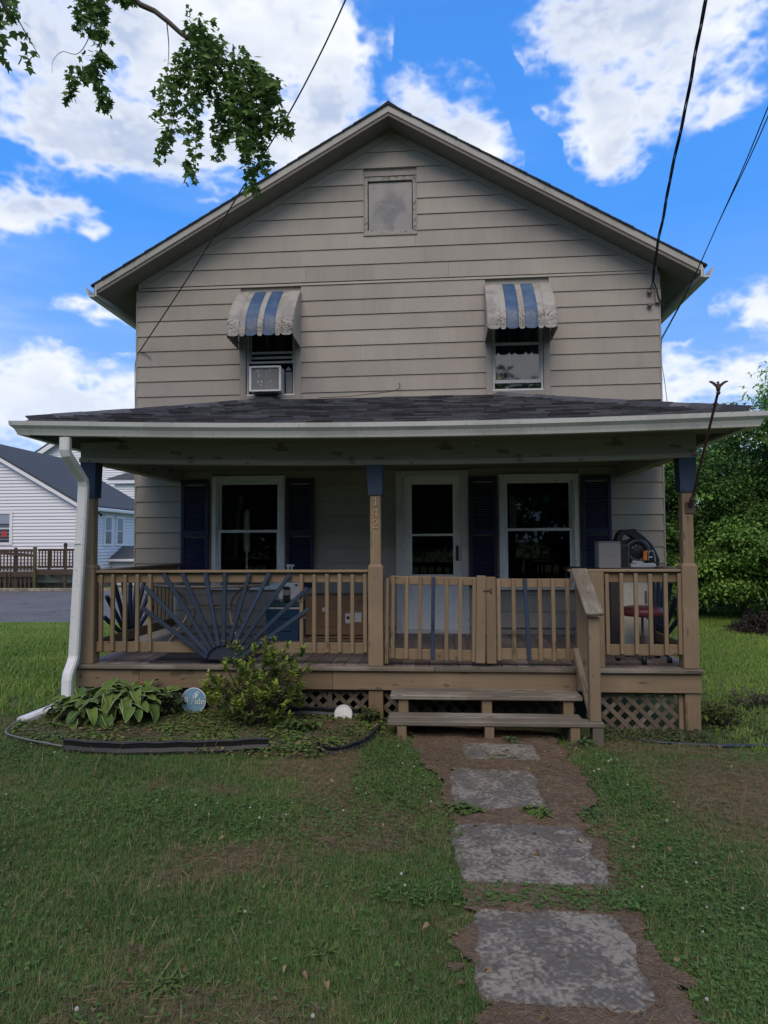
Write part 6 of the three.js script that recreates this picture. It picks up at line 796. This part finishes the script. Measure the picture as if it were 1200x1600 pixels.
function gableRoof(xl, xr, ax, ye, ya, z0, z1, oh, th) { const k = (ya - ye) / (xr - ax), o = []; for (const s of [-1, 1]) { const xe = (s > 0 ? xr : xl) + s * oh, yE = ye - k * oh; o.push(hexa(s > 0 ? [[ax, ya, z0], [xe, yE, z0], [xe, yE + th, z0], [ax, ya + th, z0], [ax, ya, z1], [xe, yE, z1], [xe, yE + th, z1], [ax, ya + th, z1]] : [[xe, yE, z0], [ax, ya, z0], [ax, ya + th, z0], [xe, yE + th, z0], [xe, yE, z1], [ax, ya, z1], [ax, ya + th, z1], [xe, yE + th, z1]])); } return o.map((g) => boxuv(g, 0)); }
function farWindow(parent, side, a0, a1, y0, y1, p, blind) { // side: 'z' faces the camera, 'x' faces right
  const G = side === 'z' ? (x0, x1, q0, q1, d0, d1) => B(x0, x1, q0, q1, p + d0, p + d1, 0.004) : (x0, x1, q0, q1, d0, d1) => B(p + d0, p + d1, q0, q1, x0, x1, 0.004), ym = (y0 + y1) / 2;
  const w = mesh('window', [G(a0 - 0.09, a0, y0 - 0.09, y1 + 0.11, 0, 0.05), G(a1, a1 + 0.09, y0 - 0.09, y1 + 0.11, 0, 0.05), G(a0, a1, y1, y1 + 0.11, 0.001, 0.051), G(a0, a1, y0 - 0.09, y0, 0.001, 0.051)], vtrim, parent);
  mesh('sash', [G(a0, a0 + 0.035, y0, y1, 0, 0.036), G(a1 - 0.035, a1, y0, y1, 0, 0.036), G(a0 + 0.035, a1 - 0.035, ym - 0.02, ym + 0.02, 0, 0.037)], vtrim, w);
  mesh('pane', side === 'z' ? pane(a0, a1, y0, y1, p + 0.028) : new THREE.PlaneGeometry(a1 - a0, y1 - y0).rotateY(Math.PI / 2).translate(p + 0.028, ym, (a0 + a1) / 2), mat({ color: lin(0.035, 0.04, 0.05), roughness: 0.08 }), w);
  if (blind) mesh('curtain', G(a0 + 0.04, a1 - 0.04, mix(y0, y1, blind), y1 - 0.02, 0.029, 0.031), mat({ color: lin(0.26, 0.3, 0.36), roughness: 0.5 }), w); return w;
}
{
  const h = thing('white_house', 0, 0, 0, 'low white clapboard wing with a grey shingled gable roof across the drive', 'house', 'white houses across the drive'), xl = -21.36, xr = -12.78, ax = -17.07, ye = 3.2, ya = 5.66, z0 = -22.9, z1 = -16.5;
  mesh('wall', [lapGable(xl, xr, ax, 0.25, ye, ya, z1), lapSide(xr, 1, z0, z1, 0.25, ye), prism([[xl, -0.2], [xr, -0.2], [xr, ye], [ax, ya], [xl, ye]], z0, z1 - 0.01)], vinyl, h); mesh('corner_board', [B(xr - 0.1, xr + 0.035, 0.2, ye - 0.1, z1 - 0.1, z1 + 0.035, 0.005)], vtrim, h); mesh('foundation', B(xl - 0.01, xr + 0.012, -0.3, 0.25, z0 + 0.1, z1 + 0.012, 0.01), mat({ ...concTex, bumpScale: 0.002 }), h);
  const rf = mesh('roof', gableRoof(xl, xr, ax, ye, ya, z0 - 0.15, z1 + 0.22, 0.22, 0.1), slate, h), k = (ya - ye) / (xr - ax);
  mesh('fascia', [hexa([[ax, ya - 0.14, z1 + 0.2], [xr + 0.22, ye - 0.14 - k * 0.22, z1 + 0.2], [xr + 0.22, ye - k * 0.22 - 0.003, z1 + 0.2], [ax, ya - 0.003, z1 + 0.2], [ax, ya - 0.14, z1 + 0.235], [xr + 0.22, ye - 0.14 - k * 0.22, z1 + 0.235], [xr + 0.22, ye - k * 0.22 - 0.003, z1 + 0.235], [ax, ya - 0.003, z1 + 0.235]]), hexa([[xl - 0.22, ye - 0.14 - k * 0.22, z1 + 0.2], [ax, ya - 0.14, z1 + 0.2], [ax, ya - 0.003, z1 + 0.2], [xl - 0.22, ye - k * 0.22 - 0.003, z1 + 0.2], [xl - 0.22, ye - 0.14 - k * 0.22, z1 + 0.235], [ax, ya - 0.14, z1 + 0.235], [ax, ya - 0.003, z1 + 0.235], [xl - 0.22, ye - k * 0.22 - 0.003, z1 + 0.235]])], vtrim, h);
  mesh('gutter', B(xr + 0.2, xr + 0.32, ye - 0.23, ye - 0.1, z0, z1 + 0.2, 0.02), vtrim, h); mesh('soffit', B(xr + 0.02, xr + 0.2, ye - 0.16, ye - 0.13, z0, z1, 0.003), vtrim, h);
  const w = farWindow(h, 'z', -16.35, -15.53, 1.76, 2.85, z1 + 0.01, 0.66); mesh('sign', B(-15.86, -15.66, 1.98, 2.2, z1 + 0.039, z1 + 0.043, 0.001), mat({ color: lin(0.42, 0.04, 0.035), roughness: 0.5 }), w);
  farWindow(h, 'x', -18.95, -18.38, 1.7, 2.75, xr + 0.012, 0.5); farWindow(h, 'x', -20.0, -19.44, 1.7, 2.75, xr + 0.012, 0.5);
  mesh('floodlight', [B(xr + 0.02, xr + 0.12, 2.88, 2.95, -17.75, -17.68, 0.01), put(new THREE.ConeGeometry(0.07, 0.13, 12), xr + 0.16, 2.86, -17.7, 0, 0, 0.8)], M.black, h);
  mesh('entry', [lapGable(-12.76, -11.2, -12, 0, 1.02, 1.03, -19.0), B(-12.74, -11.2, 0, 1.03, -20.6, -19.01, 0.005), lapSide(-11.2, 1, -20.6, -19, 0, 1.02)], vinyl, h); mesh('entry_roof', boxuv(hexa([[-12.75, 1.52, -20.0], [-11.05, 1.52, -20.0], [-11.05, 1.6, -20.0], [-12.75, 1.6, -20.0], [-12.75, 1.02, -18.75], [-11.05, 1.02, -18.75], [-11.05, 1.1, -18.75], [-12.75, 1.1, -18.75]]), 0), slate, h); mesh('entry_fascia', B(-12.75, -11.04, 0.98, 1.08, -18.745, -18.7, 0.006), vtrim, h); anchor(h, -17.07, 0, -19.7);
  const t = thing('white_house', 0, 0, 0, 'taller white clapboard house with a steep gable behind the low wing', 'house', 'white houses across the drive'), L = -22.0, Rr = -14.66, A = -18.33, E = 6.1, Y = 8.45, Z = -28;
  mesh('wall', [lapGable(L, Rr, A, 0.3, E, Y, Z), prism([[L, -0.2], [Rr, -0.2], [Rr, E], [A, Y], [L, E]], -36, Z - 0.01), lapSide(Rr, 1, -36, Z, 0.3, E)], vinyl, t); mesh('roof', gableRoof(L, Rr, A, E, Y, -36.2, Z + 0.35, 0.35, 0.12), slate, t);
  const k2 = (Y - E) / (Rr - A); for (const s of [-1, 1]) { const xe = (s > 0 ? Rr : L) + s * 0.35, yE = E - k2 * 0.35, lo = (x, y) => [x, y]; const a = s > 0 ? [A, Y] : [xe, yE], b = s > 0 ? [xe, yE] : [A, Y]; mesh('fascia', hexa([[a[0], a[1] - 0.26, Z + 0.3], [b[0], b[1] - 0.26, Z + 0.3], [b[0], b[1] - 0.004, Z + 0.3], [a[0], a[1] - 0.004, Z + 0.3], [a[0], a[1] - 0.26, Z + 0.36], [b[0], b[1] - 0.26, Z + 0.36], [b[0], b[1] - 0.004, Z + 0.36], [a[0], a[1] - 0.004, Z + 0.36]]), vtrim, t); }
  mesh('bay', [lapGable(-16.5, -15.0, -15.7, 2.2, 4.85, 4.86, -27.2), B(-16.48, -15.02, 2.2, 4.86, -27.98, -27.21, 0.01)], vinyl, t); mesh('bay_cornice', B(-16.75, -14.8, 4.86, 5.08, -27.98, -26.95, 0.02), vtrim, t); mesh('bay_roof', boxuv(hexa([[-16.3, 5.5, -27.99], [-15.2, 5.5, -27.99], [-15.2, 5.52, -27.99], [-16.3, 5.52, -27.99], [-16.8, 5.085, -26.9], [-14.75, 5.085, -26.9], [-14.75, 5.12, -26.9], [-16.8, 5.12, -26.9]]), 0), slate, t); farWindow(t, 'z', -20.5, -19.7, 3.8, 5.3, Z + 0.01, 0.5); anchor(t, A, 0, -32);
  const f = thing('white_house', 0, 0, 0, 'far white house just showing between the house corner and the right porch post', 'house', 'white houses across the drive'); mesh('wall', [lapGable(13.6, 18, 15.8, 0, 2.2, 3.9, -35, 0.16), prism([[13.6, -0.2], [18, -0.2], [18, 2.2], [15.8, 3.9], [13.6, 2.2]], -41, -35.01)], vinyl, f); mesh('roof', gableRoof(13.6, 18, 15.8, 2.2, 3.9, -41.2, -34.7, 0.3, 0.1), slate, f); farWindow(f, 'z', 15.2, 16.2, 0.9, 2.1, -34.99, 0.5); anchor(f, 15.8, 0, -38);
}
{ // stained deck and ramp before the low wing
  const d = thing('wooden_deck', 0, 0, 0, 'dark stained deck with a balustrade along the white wing', 'deck'), dm = mat({ ...brownTex, color: lin(0.27, 0.22, 0.24), bumpScale: 0.001, roughness: 0.7 }), zf = -15.75;
  const boards = []; mesh('floor', [B(-14.1, -12.3, 0.58, 0.76, zf - 0.04, zf, 0.004), B(-14.1, -12.3, 0.72, 0.76, -16.45, zf - 0.041, 0.004), B(-18.5, -14.12, 0.5, 0.68, zf - 0.04, zf, 0.004), B(-18.5, -14.12, 0.64, 0.68, -16.45, zf - 0.041, 0.004)], dm, d);
  for (const [x, y1, m] of [[-13.0, 1.66, dm], [-12.55, 1.55, dm], [-12.36, 1.55, dm], [-14.9, 1.58, dm], [-16.2, 1.58, dm], [-17.6, 1.58, dm], [-13.62, 1.5, dm]]) mesh('post', B(x - 0.05, x + 0.05, x === -13.62 ? 0.76 : 0, y1, zf - 0.1, zf - 0.0401, 0.006), m, d); mesh('post', B(-14.14, -14.04, 0, 1.6, zf + 0.001, zf + 0.1, 0.006), mat({ ...brownTex, color: lin(1.45, 1.75, 1.15), roughness: 0.8 }), d).userData.label = 'pale new unstained post';
  mesh('post_cap', [B(-13.07, -12.93, 1.66, 1.68, zf - 0.14, zf, 0.004), lathe([[0, 0.06], [0.05, 0.05], [0.055, 0], [0, 0]], 10).translate(-13, 1.68, zf - 0.07)], M.black, d);
  mesh('rail', [B(-14.04, -12.3, 1.44, 1.53, zf - 0.09, zf - 0.05), B(-14.04, -12.3, 0.83, 0.9, zf - 0.09, zf - 0.05), B(-18.5, -14.14, 1.42, 1.52, zf - 0.09, zf - 0.05), B(-18.5, -14.14, 0.8, 0.9, zf - 0.09, zf - 0.05), hexa([[-15.6, 1.34, zf - 0.04], [-14.15, 1.22, zf - 0.04], [-14.15, 1.32, zf - 0.04], [-15.6, 1.46, zf - 0.04], [-15.6, 1.34, zf], [-14.15, 1.22, zf], [-14.15, 1.32, zf], [-15.6, 1.46, zf]])], dm, d);
  for (let x = -13.97; x < -12.35; x += 0.115) mesh('baluster', B(x - 0.019, x + 0.019, 0.86, 1.5, zf - 0.048, zf - 0.012, 0.003), dm, d); for (let x = -17.4; x < -14.18; x += 0.13) mesh('baluster', B(x - 0.02, x + 0.02, 0.72, 1.47, zf - 0.048, zf - 0.012, 0.003), dm, d); for (let x = -17.4; x < -14.2; x += 0.16) mesh('skirt_slat', B(x - 0.04, x + 0.04, 0, 0.5, zf - 0.08, zf - 0.05, 0.003), dm, d);
  mesh('brace', bar([-13.55, 0.55, zf - 0.12], [-13.02, 0.25, zf - 0.12], 0.05, 0.04), dm, d);
  for (const x of [-15.05, -15.2]) mesh('stake', B(x - 0.02, x + 0.02, 0, 0.68, zf + 0.02, zf + 0.06, 0.004), mat({ ...brownTex, color: lin(1.5, 1.5, 1.3), roughness: 0.8 }), d); anchor(d, -15, 0, zf);
  single('meter_box', [B(-12.56, -12.42, 0.05, 0.6, -16.43, -16.3, 0.01), B(-12.54, -12.44, 0.6, 0.63, -16.41, -16.32, 0.005)], mat({ color: lin(0.3, 0.36, 0.38), roughness: 0.5 }), 'pale grey upright box under the dark deck by the white wall', 'utility box');
}
renderer.render(scene, camera);
